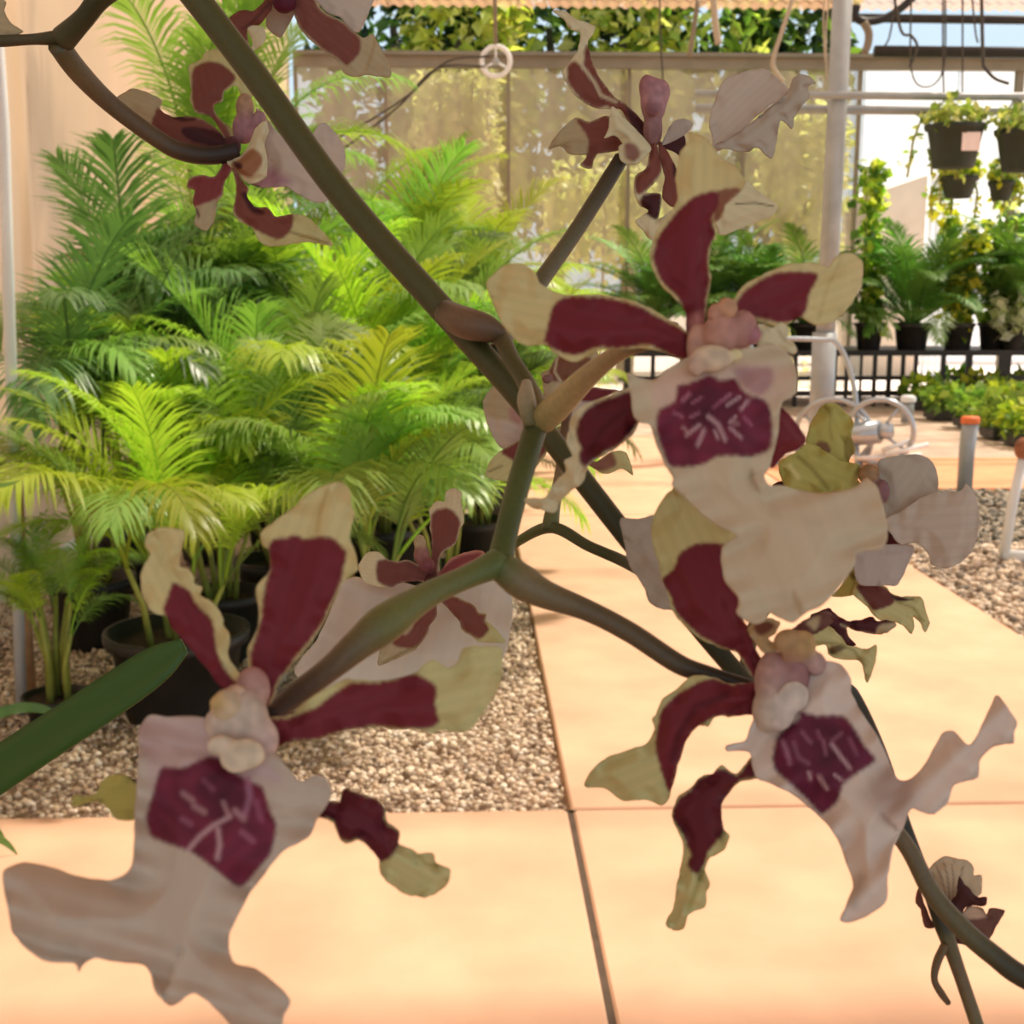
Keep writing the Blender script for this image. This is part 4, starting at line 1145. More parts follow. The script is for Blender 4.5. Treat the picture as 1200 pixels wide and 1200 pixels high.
petal('lip', A, '162,860 167,848 177,838 200,840 233,840 255,846 285,868 312,877 323,883 336,899 351,915 368,909 381,912 389,928 381,947 371,960 363,979 333,997 312,1021 293,1047 277,1077 268,1100 273,1128 300,1137 327,1157 340,1173 333,1190 328,1204 300,1214 276,1204 260,1188 240,1170 227,1163 213,1172 200,1177 183,1163 177,1143 170,1130 143,1127 113,1123 100,1128 92,1138 88,1128 53,1125 20,1100 10,1067 3,1027 10,1017 30,1012 60,1017 87,1027 123,1032 143,1027 155,1013 157,987 158,950 162,893',
      (275, 880), (190, 1180), .2005, -.016, PINKW,
      [('165,845 240,845 280,870 310,885 330,920 250,905 190,905 180,930 172,900', lin((206, 176, 168)), 9),
       ('190,900 213,900 230,893 247,887 262,893 275,905 290,915 307,923 313,943 323,967 317,1000 300,1020 280,1040 253,1020 227,1000 200,990 177,980 172,957 180,927', PURPLE, 3),
       ('240,905 270,910 290,930 270,960 245,955 232,930', DKPUR, 9)],
      [('270,957 250,968 235,980 222,995', STREAK, 4), ('256,972 258,990 255,1006', STREAK, 4), ('290,912 293,935 287,955', lin((176, 116, 138)), 5), ('228,945 240,952', MAUVE, 5), ('276,950 286,960', MAUVE, 5), ('215,930 226,938', MAUVE, 5), ('262,940 268,955', MAUVE, 4), ('284,975 296,985', lin((170, 100, 122)), 5), ('214,960 224,966', lin((170, 100, 122)), 5), ('300,940 306,960', lin((160, 84, 108)), 5), ('240,915 250,925', lin((150, 80, 104)), 5)],
      cup=.10, ruf=.0008, soft=3, seed=6, streaks=.015, label='white lip with a purple blotch and pale streaks')

# ---------------- bloom B, centre
B = flower('bloom with three spread maroon petals and a broad cream skirt', [(846, 392, 22, 26, .2235, .9, PINKBR), (870, 386, 17, 22, .223, .9, lin((184, 132, 122))), (818, 406, 13, 26, .226, .8, lin((202, 160, 142)))], P(840, 400, .224))
blobs('anther_cap', B, [(852, 362, 12, 13, .222, .9, lin((208, 160, 124))), (838, 368, 9, 12, .2225, .9, lin((198, 146, 124))), (880, 392, 12, 12, .222, .8, lin((176, 118, 122)))], P(852, 362, .222), 'ruffled pinkish anther cap')
blobs('callus', B, [(834, 420, 24, 16, .2205, .6, lin((222, 196, 166))), (816, 428, 10, 13, .2205, .6, lin((204, 168, 150))), (862, 416, 8, 8, .2205, .6, lin((230, 214, 160)))], P(834, 420, .22), 'cream callus bump')
petal('sepal', B, '808,156 824,161 838,175 846,188 862,197 873,212 866,226 850,240 848,252 836,262 838,276 832,290 831,310 833,328 828,355 826,375 824,396 806,398 803,365 790,348 775,334 764,314 762,295 770,270 784,252 794,234 792,208 797,180 806,166',
      (814, 392), (825, 175), .228, .008, YEL_, [('838,228 866,222 850,240 840,262', lin((150, 96, 70)), 2), ('838,226 840,240 833,255 837,274 829,292 828,310 830,326 825,355 824,392 806,390 803,366 795,348 779,332 769,312 767,295 775,275 790,255 800,244 815,232', MAROON), ('812,370 822,370 824,396 806,396', lin((190, 130, 124)), 8)], cup=.12, seed=11)
petal('petal', B, '571,331 587,314 608,309 624,317 634,333 650,342 668,346 700,345 743,353 772,367 800,385 814,400 808,424 786,416 760,409 728,409 700,411 676,424 660,420 648,412 640,404 616,405 600,394 588,378 580,360 574,345',
      (806, 405), (590, 350), .227, .006, YEL_, [('643,385 650,360 665,350 700,350 742,358 768,372 800,388 808,402 803,420 760,403 728,406 700,406 675,414 655,410 641,402', MAROON)], cup=.14, seed=12)
petal('petal', B, '835,392 855,368 867,339 890,324 907,316 928,309 959,309 970,314 980,300 997,297 1010,309 1008,335 993,362 974,378 955,380 936,372 916,383 893,378 870,374 850,395 836,400',
      (838, 395), (995, 330), .228, .010, YEL_, [('840,390 869,347 886,334 909,322 955,322 947,343 939,370 916,377 886,371 869,366 842,396', MAROON)], [('985,305 968,340 958,375', lin((206, 184, 124)), 3)], cup=.15, seed=13)
petal('sepal', B, '737,454 760,450 800,450 800,480 765,486 748,496 741,510 714,530 698,538 688,548 682,566 668,576 656,588 650,600 636,598 618,591 616,584 636,584 645,574 653,562 664,552 661,540 671,534 664,520 667,504 671,488 682,476 702,468',
      (785, 465), (640, 590), .2295, .010, CREAM, [('738,460 760,455 800,450 800,478 762,484 746,495 738,508 712,526 695,536 686,545 680,535 684,525 678,510 680,495 690,480 710,470', MAR2)], [('735,480 710,500 692,525', lin((84, 24, 34)), 5)], cup=.25, ruf=.0012, seed=14)
petal('sepal', B, '890,470 916,478 930,492 944,514 936,526 920,532 906,547 902,545 895,520', (895, 480), (935, 518), .2285, .004, MAROON, cup=.2, seed=15)
petal('lip_fringe', B, '889,380 905,384 915,378 925,387 922,396 929,401 934,409 929,415 918,411 905,409 888,406', (892, 395), (930, 408), .2265, .003, CREAM, lines=[('912,388 918,398 926,404', TAN, 3)], ruf=.0018, seed=17)
petal('lip', B, '735,438 750,443 766,446 780,434 800,422 820,412 845,412 860,420 866,410 890,406 900,404 918,410 928,420 934,440 933,460 920,468 915,476 910,516 902,546 896,557 901,568 918,570 935,574 961,579 989,575 1003,571 1015,561 1026,568 1032,582 1037,599 1040,627 1034,642 1020,644 1003,648 1003,659 992,676 975,698 961,710 944,718 930,729 913,724 901,717 898,724 887,731 873,727 863,718 866,710 864,698 850,681 845,659 847,642 862,627 842,616 825,605 813,593 789,571 789,559 780,546 768,518 762,498 750,494 742,486 739,464',
      (838, 430), (930, 690), .2215, -.010, WARMW,
      [('800,430 900,425 930,440 915,470 880,470 780,460', lin((216, 186, 162)), 10), ('860,432 902,432 904,452 890,464 872,454', lin((186, 142, 138)), 5), ('766,450 800,440 800,470 770,480', lin((222, 190, 170)), 8),
       ('774,482 792,472 796,454 806,452 816,448 832,442 844,448 860,446 868,458 880,466 894,470 901,480 903,504 900,526 880,534 860,533 840,534 820,544 788,546 778,528 770,500', PURPLE, 2.5),
       ('805,462 850,455 865,475 850,500 815,500 800,480', DKPUR, 8)],
      [('825,504 818,522', STREAK, 3.2), ('820,498 805,510', STREAK, 3), ('830,488 842,498 850,516', STREAK, 3.4), ('856,502 868,513', STREAK, 2.6), ('866,466 852,475', STREAK, 2.6), ('876,470 868,480', STREAK, 2.6), ('862,488 855,496 865,497', STREAK, 2.2), ('810,489 819,484', lin((190, 120, 140)), 2.6), ('800,500 804,504', STREAK, 2.2), ('800,470 808,462', lin((190, 120, 140)), 3), ('812,472 822,466', lin((186, 112, 132)), 2.4), ('838,504 841,514', STREAK, 2.2), ('846,470 856,462', lin((190, 120, 140)), 2.4), ('872,490 880,498', lin((180, 104, 130)), 2.6), ('836,478 845,470', lin((170, 92, 116)), 3), ('790,484 800,488', lin((180, 110, 130)), 2.6)],
      cup=.06, ruf=.0006, seed=16, streaks=.015, label='cream lip with a purple blotch and pale streaks')

# ---------------- bloom C, lower right
C = flower('bloom tilted sideways with drooping maroon petals and a white lip arm', [(905, 800, 20, 36, .2405, .8, lin((196, 160, 148))), (928, 790, 20, 32, .2400, .7, lin((156, 104, 104))), (900, 832, 18, 26, .2385, .8, PINKW)], P(905, 805, .24))
blobs('anther_cap', C, [(924, 752, 17, 15, .2382, .5, lin((188, 150, 106))), (940, 756, 16, 17, .2384, .5, lin((196, 158, 104))), (930, 772, 15, 15, .2386, .5, lin((164, 118, 96))), (956, 778, 12, 14, .2388, .6, lin((190, 154, 146)))], P(932, 757, .2375), 'tan anther cap')
blobs('callus', C, [(930, 816, 18, 18, .2370, .4, lin((224, 204, 188))), (912, 834, 20, 22, .2370, .4, lin((212, 190, 176)))], P(926, 812, .2365), 'white callus bump')
petal('sepal', C, '786,575 800,568 830,590 866,620 870,660 868,700 870,725 880,738 886,760 893,775 900,798 884,796 872,778 862,764 842,758 822,749 803,734 788,716 783,697 776,680 772,660 765,638 764,615 772,592',
      (890, 790), (800, 600), .243, .006, OLIVE, [('792,667 798,650 817,639 850,640 868,660 866,700 868,724 878,738 884,760 891,775 898,798 884,794 874,776 863,762 843,755 824,746 806,730 792,714 787,698 778,681', MAROON)], cup=.12, seed=21)
petal('petal', C, '886,800 857,801 832,793 810,793 791,809 775,821 769,837 764,842 767,856 756,872 715,886 696,900 685,921 708,923 731,938 756,937 775,943 784,935 789,916 797,888 807,862 819,850 830,851 838,840 857,839 886,836 898,820',
      (892, 818), (700, 915), .242, .010, OLIVE, [('896,800 857,803 830,797 800,812 780,828 773,850 771,880 780,915 786,926 790,910 797,885 807,860 820,848 838,838 857,837 896,836', MAROON)], [('850,815 815,828 795,860 788,890', lin((88, 26, 36)), 6)], cup=.2, seed=22)
petal('sepal', C, '900,882 879,889 864,907 853,902 845,897 835,907 822,910 807,926 794,935 788,957 800,986 799,1011 794,1033 789,1065 780,1081 788,1089 802,1087 807,1071 826,1062 827,1046 832,1037 826,1021 832,1005 849,995 854,980 848,970 845,948 851,932 867,916 886,912 902,905',
      (895, 895), (792, 1080), .243, .008, OLIVE, [('905,885 880,893 864,909 845,902 822,914 808,928 795,938 790,957 802,980 812,1000 808,1012 816,1022 824,1010 828,998 838,985 846,975 846,950 853,930 868,912 905,905', MAR2)], [('835,1010 818,1035 806,1065', lin((178, 164, 96)), 4)], cup=.22, ruf=.0012, seed=23)
petal('column_wing', C, '876,738 886,728 900,724 914,730 908,742 900,748 912,758 906,772 894,764 884,752', (904, 770), (890, 730), .2400, .003, lin((196, 166, 120)), [('884,734 898,728 908,734 896,744 888,744', lin((120, 70, 52)), 3)], ruf=.0018, seed=25)
petal('column_wing', C, '925,742 938,730 952,722 966,716 978,724 968,736 952,744 938,752', (932, 748), (972, 722), .2405, .004, lin((112, 66, 54)), [('945,730 960,722 955,738', TAN, 3)], ruf=.0018, seed=26)
petal('lip', C, '905,830 925,800 942,788 966,775 985,779 997,794 997,812 1013,840 1031,868 1043,896 1053,913 1068,913 1084,896 1096,874 1105,859 1117,857 1136,873 1148,856 1167,816 1171,816 1190,843 1188,857 1187,871 1164,874 1148,890 1145,911 1117,920 1111,939 1094,954 1077,950 1067,948 1056,973 1045,997 1040,1028 1037,1056 1013,1074 985,1079 1000,1041 994,1016 979,979 963,960 936,936 908,920 886,911 880,886 874,880 852,880 852,873 874,868 883,843 895,840',
      (915, 830), (1060, 980), .2375, -.010, lin((226, 206, 190)),
      [('939,834 955,838 970,838 988,840 1000,853 1012,872 1025,890 1006,905 988,920 982,939 963,954 945,936 914,908 906,893 911,865 923,853 936,843', lin((108, 36, 60)), 3), ('940,850 985,850 1000,880 970,900 940,890', DKPUR, 8), ('1040,900 1075,915 1065,950 1040,960 1010,930', lin((196, 170, 156)), 14)],
      [('917,868 922,880 926,895', lin((170, 112, 128)), 3.5), ('975,872 985,886 996,900', STREAK, 3.2), ('960,910 970,924', STREAK, 3), ('948,905 950,912', STREAK, 3), ('985,860 975,868', lin((160, 96, 112)), 3.5), ('940,858 950,870', lin((160, 96, 112)), 3.5), ('1010,1030 1000,1060', lin((196, 176, 160)), 8), ('930,870 936,888 948,895', lin((150, 90, 106)), 3.5), ('965,868 968,884', lin((160, 100, 116)), 3), ('995,866 1004,884', lin((150, 86, 104)), 3.5), ('978,908 986,914', STREAK, 2.6), ('958,856 962,866', lin((150, 86, 104)), 3)],
      cup=.12, ruf=.0009, seed=24, streaks=.015, label='white lip with a long side arm and a purple blotch')

# ---------------- bloom D, small, behind the fork
D = flower('smallest open bloom, seen behind the green fork of the branch', [(506, 682, 9, 10, .402, .9, DKBR), (494, 650, 9, 12, .403, .9, lin((156, 104, 96))), (492, 636, 7, 9, .403, .9, TAN), (500, 662, 9, 9, .402, .9, lin((130, 72, 74)))], P(506, 682, .402))
petal('sepal', D, '504,606 503,598 512,587 521,588 522,577 532,572 541,578 540,586 544,609 539,620 534,637 521,646 515,655 515,672 506,676 505,655 506,633 504,620', (510, 674), (525, 585), .404, .006, CREAM, [('506,606 514,598 528,598 538,611 536,626 532,637 519,646 513,659 511,676 506,674 506,633', BROWN), ], seed=31)
petal('petal', D, '420,664 422,659 430,648 444,647 453,655 466,658 477,656 492,663 508,677 506,686 492,681 470,683 457,689 437,686 426,681', (506, 680), (425, 665), .403, .005, CREAM, [('443,659 453,656 466,659 477,657 492,664 508,678 492,681 470,683 457,688 443,679', lin((126, 72, 62)))], seed=32)
petal('petal', D, '510,676 517,668 528,655 543,648 558,645 567,647 565,653 543,664 528,671 517,677', (512, 674), (565, 648), .403, .005, lin((206, 140, 120)), [('512,675 530,657 545,651 563,648 560,653 540,663 526,670', lin((142, 66, 62)))], seed=33)
petal('sepal', D, '506,690 510,705 512,721 503,734 501,743 490,758 486,762 462,773 444,780 444,767 448,754 459,745 464,734 477,730 486,725 492,712 498,695', (504, 694), (448, 775), .399, -.004, TAN, [('503,690 511,705 511,721 502,735 498,745 488,757 470,758 461,754 460,742 466,734 474,745 482,738 487,728 493,712', BROWN)], [('490,756 465,768 448,777', lin((140, 116, 66)), 2)], ruf=.0012, seed=34)
petal('sepal', D, '504,692 514,694 528,697 543,703 556,710 561,718 570,719 569,727 578,734 592,752 576,753 561,752 552,745 541,738 539,729 526,714 517,705', (508, 694), (590, 752), .399, -.004, OLIVE, [('504,690 528,698 543,704 556,711 561,719 569,721 567,728 572,738 562,748 552,743 541,736 539,729 526,714 514,702', BROWN)], ruf=.0012, seed=35)
petal('lip', D, '345,785 372,748 395,697 400,682 418,676 445,684 470,682 500,690 530,695 543,683 560,676 575,677 588,690 600,700 599,735 592,765 585,775 540,792 480,802 420,806 370,806', (510, 690), (470, 800), .412, -.006, WHITE, [('345,785 372,748 395,697 400,682 445,684 480,700 440,740 400,780', PINKW, 14)], cup=.05, seed=36, streaks=.015, label='wide white lip')

# ---------------- bloom E, upper left
E = flower('bloom at upper left, seen from behind with twisted petals', [(272, 172, 10, 12, .404, .9, DKBR), (286, 150, 13, 18, .406, .9, lin((168, 120, 124))), (287, 126, 10, 16, .406, .9, lin((178, 140, 108))), (304, 140, 8, 10, .406, .9, lin((176, 130, 132)))], P(275, 170, .405))
petal('sepal', E, '240,62 256,58 270,72 284,92 296,112 283,112 277,100 263,107 261,118 251,123 254,135 265,146 272,152 275,170 266,168 256,149 247,137 230,132 223,118 224,107 221,81 223,76 237,69', (270, 165), (245, 65), .406, .006, OLIVE, [('227,83 242,74 258,76 275,90 270,100 262,107 259,117 250,124 253,136 264,148 272,165 264,162 247,137 230,130 226,116', BROWN)], [('277,100 264,108 262,118', CREAM, 2.5)], seed=41)
petal('petal', E, '137,115 149,107 160,104 188,116 188,128 202,137 228,137 247,146 263,160 272,172 262,178 247,179 219,176 205,172 186,160 177,151 160,135 146,123', (268, 172), (142, 115), .407, .005, TAN, [('184,130 190,129 202,138 228,138 247,147 263,162 270,174 247,178 219,175 205,172 186,160 178,151', BROWN), ('214,152 226,150 245,153 263,160 266,168 250,170 230,166 218,160', DKBR, 2), ('195,132 215,138 228,140 212,142', DKBR, 2)], seed=42)
petal('sepal', E, '268,182 274,195 263,214 261,228 254,240 251,258 242,270 228,263 230,247 226,237 228,223 219,219 223,209 235,205 251,207 258,198', (270, 186), (240, 266), .403, -.003, TAN, [('266,184 272,196 262,214 259,228 245,236 228,241 226,236 228,223 220,219 225,210 236,206 252,208 260,197', lin((140, 62, 58)))], [('231,246 233,254', DKBR, 2.5)], ruf=.0012, seed=43)
petal('sepal', E, '268,186 279,205 291,221 289,228 298,242 314,244 324,254 342,251 359,254 377,270 389,287 363,284 340,286 317,289 303,282 296,268 279,258 273,247 277,228 275,209', (272, 190), (385, 283), .402, -.004, OLIVE, [('268,186 279,205 290,221 289,229 297,243 314,245 324,255 342,252 340,270 326,279 303,270 280,255 275,246 278,228 276,209', BROWN), ('284,228 292,228 298,242 310,250 296,248', DKBR, 2)], [('340,272 362,278 386,286', lin((150, 128, 72)), 2)], ruf=.0012, seed=44)
petal('petal', E, '280,184 291,172 300,150 312,142 314,155 310,168 313,186 312,207 300,214 291,215 279,205 266,190', (275, 186), (306, 160), .400, -.003, CREAM, [('296,175 306,184 304,196 293,207 277,200 272,192 282,186', lin((166, 112, 76))), ('274,190 284,194 280,198', DKBR, 1.5)], cup=.3, seed=45)
petal('lip', E, '300,128 318,146 330,160 345,170 360,168 373,146 384,146 398,163 405,182 401,205 387,233 370,237 350,228 335,219 315,220 298,218 292,212 312,200 310,180', (300, 185), (390, 200), .409, .006, PINKW, [('300,195 325,200 340,215 305,222', MAUVE, 8)], [('290,217 302,220', DKBR, 4)], cup=.1, seed=46, streaks=.015)

# ---------------- bloom F, cut by the top edge
F = flower('bloom cut by the top edge above the slanting stem', [(333, 3, 13, 12, .402, .9, DKPUR), (340, -14, 12, 12, .404, .9, DKBR)], P(335, -6, .403))
petal('sepal', F, '330,-8 320,2 318,11 305,28 290,35 292,55 290,64 279,50 268,33 268,22 283,12 296,13 307,5 318,-10', (326, -6), (285, 55), .403, .003, BROWN, [('292,34 300,32 296,50 291,56', TAN, 2)], [('316,4 300,22 284,34', lin((100, 50, 44)), 2.5)], ruf=.0012, seed=51)
petal('petal', F, '338,-8 345,18 354,37 375,57 395,71 404,86 415,90 431,88 457,90 455,73 444,53 437,40 426,44 411,35 400,24 386,18 375,9 362,-10', (345, -8), (452, 85), .403, .004, TAN, [('338,-8 347,18 357,36 378,55 397,68 407,75 420,62 421,47 411,37 400,27 384,20 372,10 362,-10', BROWN)], [('440,45 436,62 430,80', lin((180, 148, 100)), 3)], seed=52)
petal('lip', F, '364,-14 440,-14 436,5 430,20 420,38 410,34 398,20 385,16 374,5', (366, -10), (428, 18), .408, .004, PINKW, seed=53, streaks=.015)
petal('lip', F, '318,4 345,8 344,18 335,35 328,44 312,30', (335, 0), (325, 40), .409, .003, GREYW, seed=54)
petal('petal', F, '290,34 298,30 308,32 312,42 308,52 300,58 292,60 296,50', (310, 30), (294, 56), .402, .002, CREAM, ruf=.0012, seed=55)

# ---------------- bloom G, upper right
Gf = flower('bloom with a curled top petal in front of the gutter', [(766, 118, 15, 26, .360, .9, lin((186, 140, 142))), (758, 102, 9, 14, .359, .9, lin((162, 106, 108))), (776, 108, 9, 14, .359, .9, lin((176, 128, 126))), (764, 127, 8, 8, .3565, .9, lin((110, 46, 54))), (765, 152, 11, 20, .361, .9, lin((150, 108, 104)))], P(765, 150, .361))
petal('sepal', Gf, '648,13 661,13 677,23 697,31 695,39 689,50 693,71 704,93 720,114 733,122 752,141 766,162 754,168 736,142 728,129 709,127 699,127 680,117 667,103 659,85 669,71 677,58 680,39 669,34 659,21', (760, 160), (655, 15), .362, .006, CREAM, [('667,79 675,74 684,82 686,60 690,55 694,75 705,96 720,115 733,123 755,142 764,160 754,166 736,140 712,124 699,126 683,117 668,98', BROWN), ('735,125 752,142 764,160 754,166 738,142', DKBR, 3)], [('684,80 696,96 704,112 722,120', CREAM, 2.6)], seed=61)
petal('petal', Gf, '643,174 656,154 675,138 691,143 712,136 722,159 730,170 723,177 699,181 693,197 680,194 688,182 669,181 656,171', (735, 165), (648, 172), .363, .005, TAN, [('677,141 691,144 712,137 724,159 732,170 723,176 699,181 692,195 683,192 690,175 689,160', BROWN)], [('648,173 668,166 686,166', lin((160, 134, 88)), 1.5)], ruf=.0012, seed=62)
petal('petal', Gf, '717,125 731,138 747,154 763,173 757,183 744,193 728,189 725,173 731,167 720,159 708,162 713,151', (760, 165), (716, 135), .357, -.002, CREAM, [('732,170 742,168 750,178 744,188 734,184', lin((150, 104, 86)), 3)], cup=.2, seed=63)
petal('sepal', Gf, '765,160 773,182 775,202 766,215 757,226 774,228 774,245 771,258 790,245 800,256 785,268 766,282 752,268 745,258 760,248 750,240 744,228 744,208 758,195', (766, 165), (760, 275), .359, -.004, CREAM, [('765,160 773,182 774,201 764,214 752,226 746,226 746,209 759,194', BROWN), ('755,230 773,228 773,246 768,256 758,250 752,238', DKBR, 2)], ruf=.0012, seed=64)
petal('sepal', Gf, '772,165 784,181 792,197 796,215 796,238 787,242 776,231 779,207 774,188', (774, 170), (788, 238), .360, -.002, BROWN, [('788,192 794,200 796,212 790,208', DKBR, 2)], seed=65)
petal('petal', Gf, '772,170 789,160 802,160 802,184 790,178', (774, 170), (800, 172), .361, .002, DKBR, seed=66)
petal('petal', Gf, '776,170 780,158 789,143 803,139 812,146 802,158 788,166', (778, 166), (806, 142), .359, -.003, lin((190, 174, 160)), cup=.2, seed=67)
petal('petal', Gf, '795,200 830,215 864,223 875,213 885,221 899,231 911,242 904,253 872,266 845,276 838,262 810,235', (790, 205), (905, 245), .363, .004, CREAM, [('800,200 862,222 848,240 838,258 805,230', lin((150, 106, 76)), 3)], [('862,239 885,238 906,242', lin((120, 96, 56)), 1.6)], seed=68)
petal('lip', Gf, '790,175 820,180 835,168 831,143 835,125 848,95 869,85 896,81 909,90 925,108 900,125 872,150 850,172 815,188', (800, 178), (900, 92), .366, .004, PINKW, cup=.1, seed=69, streaks=.025)
petal('lip', Gf, '835,172 858,160 885,140 910,120 924,106 929,93 936,87 947,90 956,97 947,101 948,114 939,125 931,138 928,151 915,141 909,170 904,186 888,173 875,178 853,175', (838, 172), (945, 98), .362, -.003, GREYW, lines=[('840,172 880,146 922,110', lin((176, 152, 140)), 2)], cup=.12, ruf=.0012, seed=70, streaks=.025)

# ---------------- bloom H, behind the main stem
H = flower('half-hidden bloom behind the crossing of the stems', [(640, 488, 14, 16, .376, .9, DKBR), (641, 444, 6, 5, .378, .8, lin((150, 108, 96)))], P(640, 488, .376))
petal('petal', H, '566,471 575,456 584,450 612,470 640,490 625,505 605,519 590,526 579,514 571,495', (640, 492), (572, 475), .379, .003, PINKW, [('566,465 584,450 612,470 612,490 590,492 572,488', TAN, 4), ('598,478 612,482 610,498 598,492', lin((186, 140, 124)), 4)], seed=71)
petal('sepal', H, '570,558 575,540 586,529 603,519 623,508 640,500 648,512 643,525 636,538 616,558 595,564', (640, 505), (575, 555), .374, -.002, OLIVE, [('588,530 603,520 623,510 642,503 645,514 638,530 618,550 605,546 600,538', lin((130, 62, 54)))], [('573,553 588,546', lin((140, 124, 70)), 2)], seed=72)
petal('sepal', H, '640,490 636,446 634,438 644,432 652,418 668,416 684,415 694,404 701,414 697,424 680,434 662,447 655,470', (648, 485), (690, 415), .378, .003, TAN, [('644,440 652,420 668,418 682,418 692,422 676,434 660,446 648,446', lin((134, 84, 58))), ('640,444 646,440 646,446', lin((200, 150, 150)), 2)], [('653,420 650,436 656,446', CREAM, 2)], ruf=.0012, seed=73)
petal('petal', H, '648,490 655,470 668,462 686,454 712,456 724,458 699,469 688,474 680,486 664,492', (650, 488), (718, 458), .377, .004, PINKW, [('660,466 686,455 712,457 722,459 700,469 684,470 672,466', lin((120, 40, 44)), 2), ('648,484 668,488 662,498 648,498', DKBR, 2)], seed=74)
petal('sepal', H, '660,500 694,540 716,530 733,530 742,556 729,549 712,555 699,551 670,530 652,510', (652, 500), (738, 553), .380, .004, OLIVE, [('655,505 694,538 716,530 722,545 704,552 690,546', lin((150, 100, 78)), 3)], seed=75)

# ---------------- bloom I, right, behind the centre bloom
I = flower('bloom facing away at right with two rounded white lip lobes', [(1040, 618, 14, 14, .335, .9, DKBR), (1033, 576, 9, 14, .330, .9, lin((150, 106, 108))), (1018, 556, 12, 12, .331, .9, lin((168, 130, 92)))], P(1040, 618, .335))
petal('petal', I, '945,518 950,497 961,479 971,472 984,476 1000,495 997,510 1002,527 996,545 1030,600 1036,615 1010,590 975,560 948,535', (1035, 612), (970, 480), .337, -.002, LIME_Y, [('958,520 966,518 972,524 970,532 960,530', lin((142, 104, 72)), 1.5), ('992,512 1000,520 996,545 990,530', lin((150, 130, 60)), 2)], [('974,478 972,500 975,515', lin((168, 150, 76)), 2.5)], cup=.12, ruf=.0018, seed=81)
petal('petal', I, '913,542 932,531 945,520 960,524 985,540 1006,544 1010,556 1004,566 1030,600 1036,620 987,580 954,579 926,575 917,564', (1035, 615), (920, 550), .334, -.004, LIME_Y, [], [('935,535 952,550 970,572', lin((150, 134, 64)), 4), ('925,545 935,560', lin((222, 208, 140)), 4)], cup=.12, ruf=.0018, seed=82)
petal('sepal', I, '905,570 915,564 926,568 932,578 920,582', (930, 578), (908, 570), .336, .001, DKBR, seed=83)
petal('lip', I, '1030,540 1052,534 1078,533 1093,542 1099,560 1098,577 1082,587 1060,602 1041,616 1036,594 1030,564', (1042, 612), (1080, 545), .333, -.002, GREYW, cup=.10, seed=84, streaks=.025)
petal('lip', I, '1036,610 1056,599 1080,583 1099,577 1125,575 1132,567 1141,577 1146,594 1148,614 1141,642 1128,657 1110,666 1093,662 1086,646 1073,636 1056,638 1045,627', (1042, 615), (1135, 620), .329, -.004, PINKW, cup=.12, seed=85, streaks=.03)
petal('sepal', I, '1036,614 1050,626 1064,637 1044,642 1034,636', (1038, 616), (1060, 636), .334, .002, lin((96, 40, 46)), seed=86)
petal('lip', I, '1000,651 1010,642 1041,638 1070,640 1065,659 1052,685 1039,686 1006,684', (1038, 630), (1030, 684), .331, -.002, lin((198, 178, 164)), cup=.1, seed=87, streaks=.015)
petal('sepal', I, '1000,690 1004,684 1022,682 1037,687 1044,695 1055,699 1079,700 1085,717 1089,731 1084,741 1079,731 1070,722 1071,734 1068,743 1059,734 1049,729 1034,728 1025,722 1016,711 1000,697', (1012, 680), (1085, 730), .334, .003, OLIVE, [('1005,687 1028,686 1041,693 1047,705 1037,711 1025,714 1016,705', lin((118, 60, 50)), 1.6), ('1044,697 1060,701 1070,702 1052,704', DKBR, 1.5)], [('1050,705 1070,712 1082,728', lin((160, 146, 84)), 2)], ruf=.0012, seed=88)
petal('sepal', I, '975,699 985,688 992,675 998,664 1007,672 1005,684 999,697', (1003, 690), (985, 692), .336, .002, LIME_Y, [('993,668 1004,674 1000,680', lin((120, 106, 50)), 2)], seed=89)
petal('petal', I, '950,722 957,718 971,713 983,723 995,728 1010,726 1022,723 1028,728 1040,727 1050,732 1040,741 1025,743 1007,740 992,735 994,746 1003,756 992,757 980,742 962,731', (955, 722), (1040, 734), .312, .004, lin((84, 32, 36)), [('1030,734 1050,731 1040,741 1028,743', TAN, 2)], [('985,732 1005,741 1026,743', TAN, 2)], ruf=.0015, seed=90)
petal('petal', I, '935,748 945,735 957,728 972,734 986,747 993,756 1004,758 1016,761 1027,756 1025,776 1016,800 1011,780 1004,773 987,773 972,767 968,756 950,757', (940, 748), (1018, 792), .308, .003, OLIVE, [('971,760 985,756 990,759 975,766', lin((120, 96, 64)), 2), ('935,740 950,738 950,752 936,754', lin((150, 120, 80)), 3)], [('955,752 980,754 1000,762 1014,780', lin((160, 146, 84)), 2)], ruf=.0012, seed=91)
# ---------------- white lip of a bloom hidden behind the lower right one
L_ = flower('bloom hidden behind the tilted one, only its white lip showing', [(800, 690, 12, 12, .286, .9, DKBR)], P(800, 690, .286))
petal('lip', L_, '727,608 748,608 770,603 800,600 815,640 812,700 800,716 788,715 777,714 762,707 754,687 737,661 731,633', (805, 685), (735, 630), .283, -.003, GREYW, cup=.1, seed=95, streaks=.03)
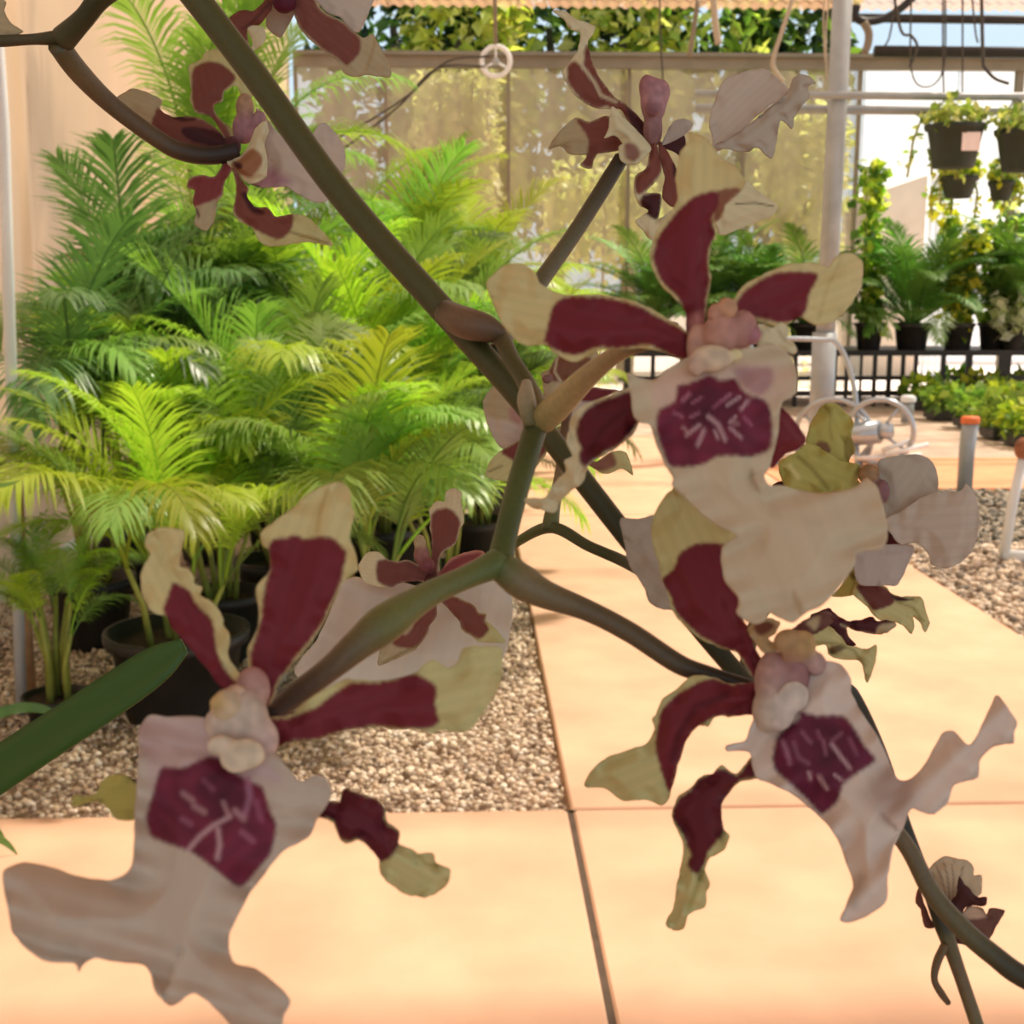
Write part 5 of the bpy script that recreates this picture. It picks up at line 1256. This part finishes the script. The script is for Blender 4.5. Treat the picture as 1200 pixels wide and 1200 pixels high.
# ---------------- bloom K, cut by the left edge, and the withered bloom J
K = flower('petal tips of a bloom cut by the left edge', [(-30, 46, 10, 10, .376, .9, DKBR)], P(-30, 46, .376))
petal('petal', K, '-40,10 -20,-2 0,-2 7,3 5,13 13,27 27,37 13,42 0,44 -30,50', (-32, 46), (20, 36), .374, -.002, TAN, seed=96)
J = flower('withered shrunken bloom with brown petals low on the stem', [(1108, 1075, 12, 18, .288, .9, lin((92, 72, 54))), (1112, 1092, 8, 10, .286, .9, lin((150, 132, 100)))], P(1108, 1080, .288))
petal('lip', J, '1087,1028 1089,1018 1096,1010 1108,1003 1120,1006 1135,1009 1141,1017 1141,1026 1150,1026 1149,1048 1136,1052 1118,1060 1106,1066 1098,1045', (1112, 1062), (1118, 1006), .291, .002, lin((214, 190, 154)), lines=[('1110,1056 1104,1030 1097,1014', lin((150, 112, 88)), 1.2), ('1113,1054 1110,1028 1106,1012', lin((140, 102, 80)), 1.2), ('1116,1052 1117,1030 1115,1014', lin((140, 102, 80)), 1.2), ('1119,1046 1125,1028 1128,1015', lin((150, 112, 88)), 1.2), ('1108,1058 1099,1034 1091,1022', lin((160, 122, 96)), 1.2)], cup=.15, seed=97)
petal('petal', J, '1124,1027 1130,1036 1135,1040 1142,1049 1148,1052 1156,1051 1154,1061 1132,1062 1126,1074 1114,1066 1115,1055 1121,1048', (1116, 1068), (1150, 1055), .288, -.002, lin((84, 44, 40)), ruf=.0012, seed=98)
petal('petal', J, '1114,1075 1128,1070 1135,1062 1150,1064 1157,1072 1161,1064 1177,1067 1172,1077 1165,1090 1157,1101 1145,1096 1125,1088', (1116, 1078), (1168, 1072), .288, .003, lin((118, 76, 62)), [('1128,1070 1136,1063 1150,1066 1154,1074 1136,1076', lin((206, 170, 140)), 2)], ruf=.0012, seed=99)
petal('petal', J, '1073,1057 1077,1040 1082,1056 1094,1083 1104,1080 1100,1086 1084,1086 1079,1066', (1100, 1080), (1076, 1046), .289, .002, lin((130, 80, 66)), seed=100)
petal('petal', J, '1112,1086 1120,1088 1135,1099 1134,1107 1126,1106 1121,1105 1116,1098', (1113, 1088), (1132, 1104), .287, .001, lin((96, 54, 48)), seed=101)

# ---------------- strap leaves of the plant
def strap_leaf(pts, halfw, label=None):
    """pts: world points base->tip; halfw per point; folded along the midrib"""
    S = smooth_pts([(*p, w) for p, w in zip(pts, halfw)], 8)
    mb = MB(); vs_, fs = [], []
    n = len(S)
    for i, q in enumerate(S):
        p = Vector(q[:3]); a = Vector(S[max(i-1, 0)][:3]); b = Vector(S[min(i+1, n-1)][:3])
        t_ = (b-a).normalized()
        view = (p - CAM).normalized() if (p-CAM).length > .01 else FWD
        side = t_.cross(Vector((0.25, -0.75, 0.6))).normalized(); nn = side.cross(t_)
        w = max(q[3], 0.0006)
        vs_ += [p-side*w + nn*w*0.10, p - side*w*0.5 + nn*w*0.03, p - nn*w*0.10, p + side*w*0.5 + nn*w*0.03, p+side*w + nn*w*0.10]
    for i in range(n-1):
        for k in range(4): fs.append((i*5+k, i*5+k+1, i*5+k+6, i*5+k+5))
    mb.add(vs_, fs)
    o = mb.build('leaf', M['strap'], orchid, pts[0])
    so = o.modifiers.new('thickness', 'SOLIDIFY'); so.thickness = 0.0009; so.offset = 0
    return o
bpt = POT + Vector((0.03, 0.0, 0.15))
strap_leaf([bpt, P(-330, 1130, .38), P(-120, 985, .36), P(0, 902, .35), P(100, 836, .34), P(180, 782, .335), P(216, 757, .333)], [.004, .0052, .0062, .0064, .0060, .0052, .0022])
for az, ln in ((2.2, .30), (3.6, .28), (4.6, .22)):
    d = Vector((math.cos(az), math.sin(az), 0))
    strap_leaf([POT+Vector((0, 0, .15)), POT+d*ln*.35+Vector((0, 0, .30)), POT+d*ln*.75+Vector((0, 0, .36)), POT+d*ln*1.1+Vector((0, 0, .28))], [.005, .010, .010, .002])

# bench that carries the orchid, out of frame to the left
t = empty('side_bench', (-0.58, 0.2, 0.0))
mb = MB(); mb.bevel_box((-0.95, -0.9, 0.985), (-0.36, 0.75, 1.02), 0.005); mb.build('top', M['wood'], t, smooth=False)
for x in (-0.90, -0.41):
    for y in (-0.84, 0.69):
        mb = MB(); mb.bevel_box((x-0.03, y-0.03, 0.0), (x+0.03, y+0.03, 0.985), 0.004); mb.build('leg', M['wood'], t, smooth=False)
tag(t, 'wooden bench carrying the orchid pot', 'bench')
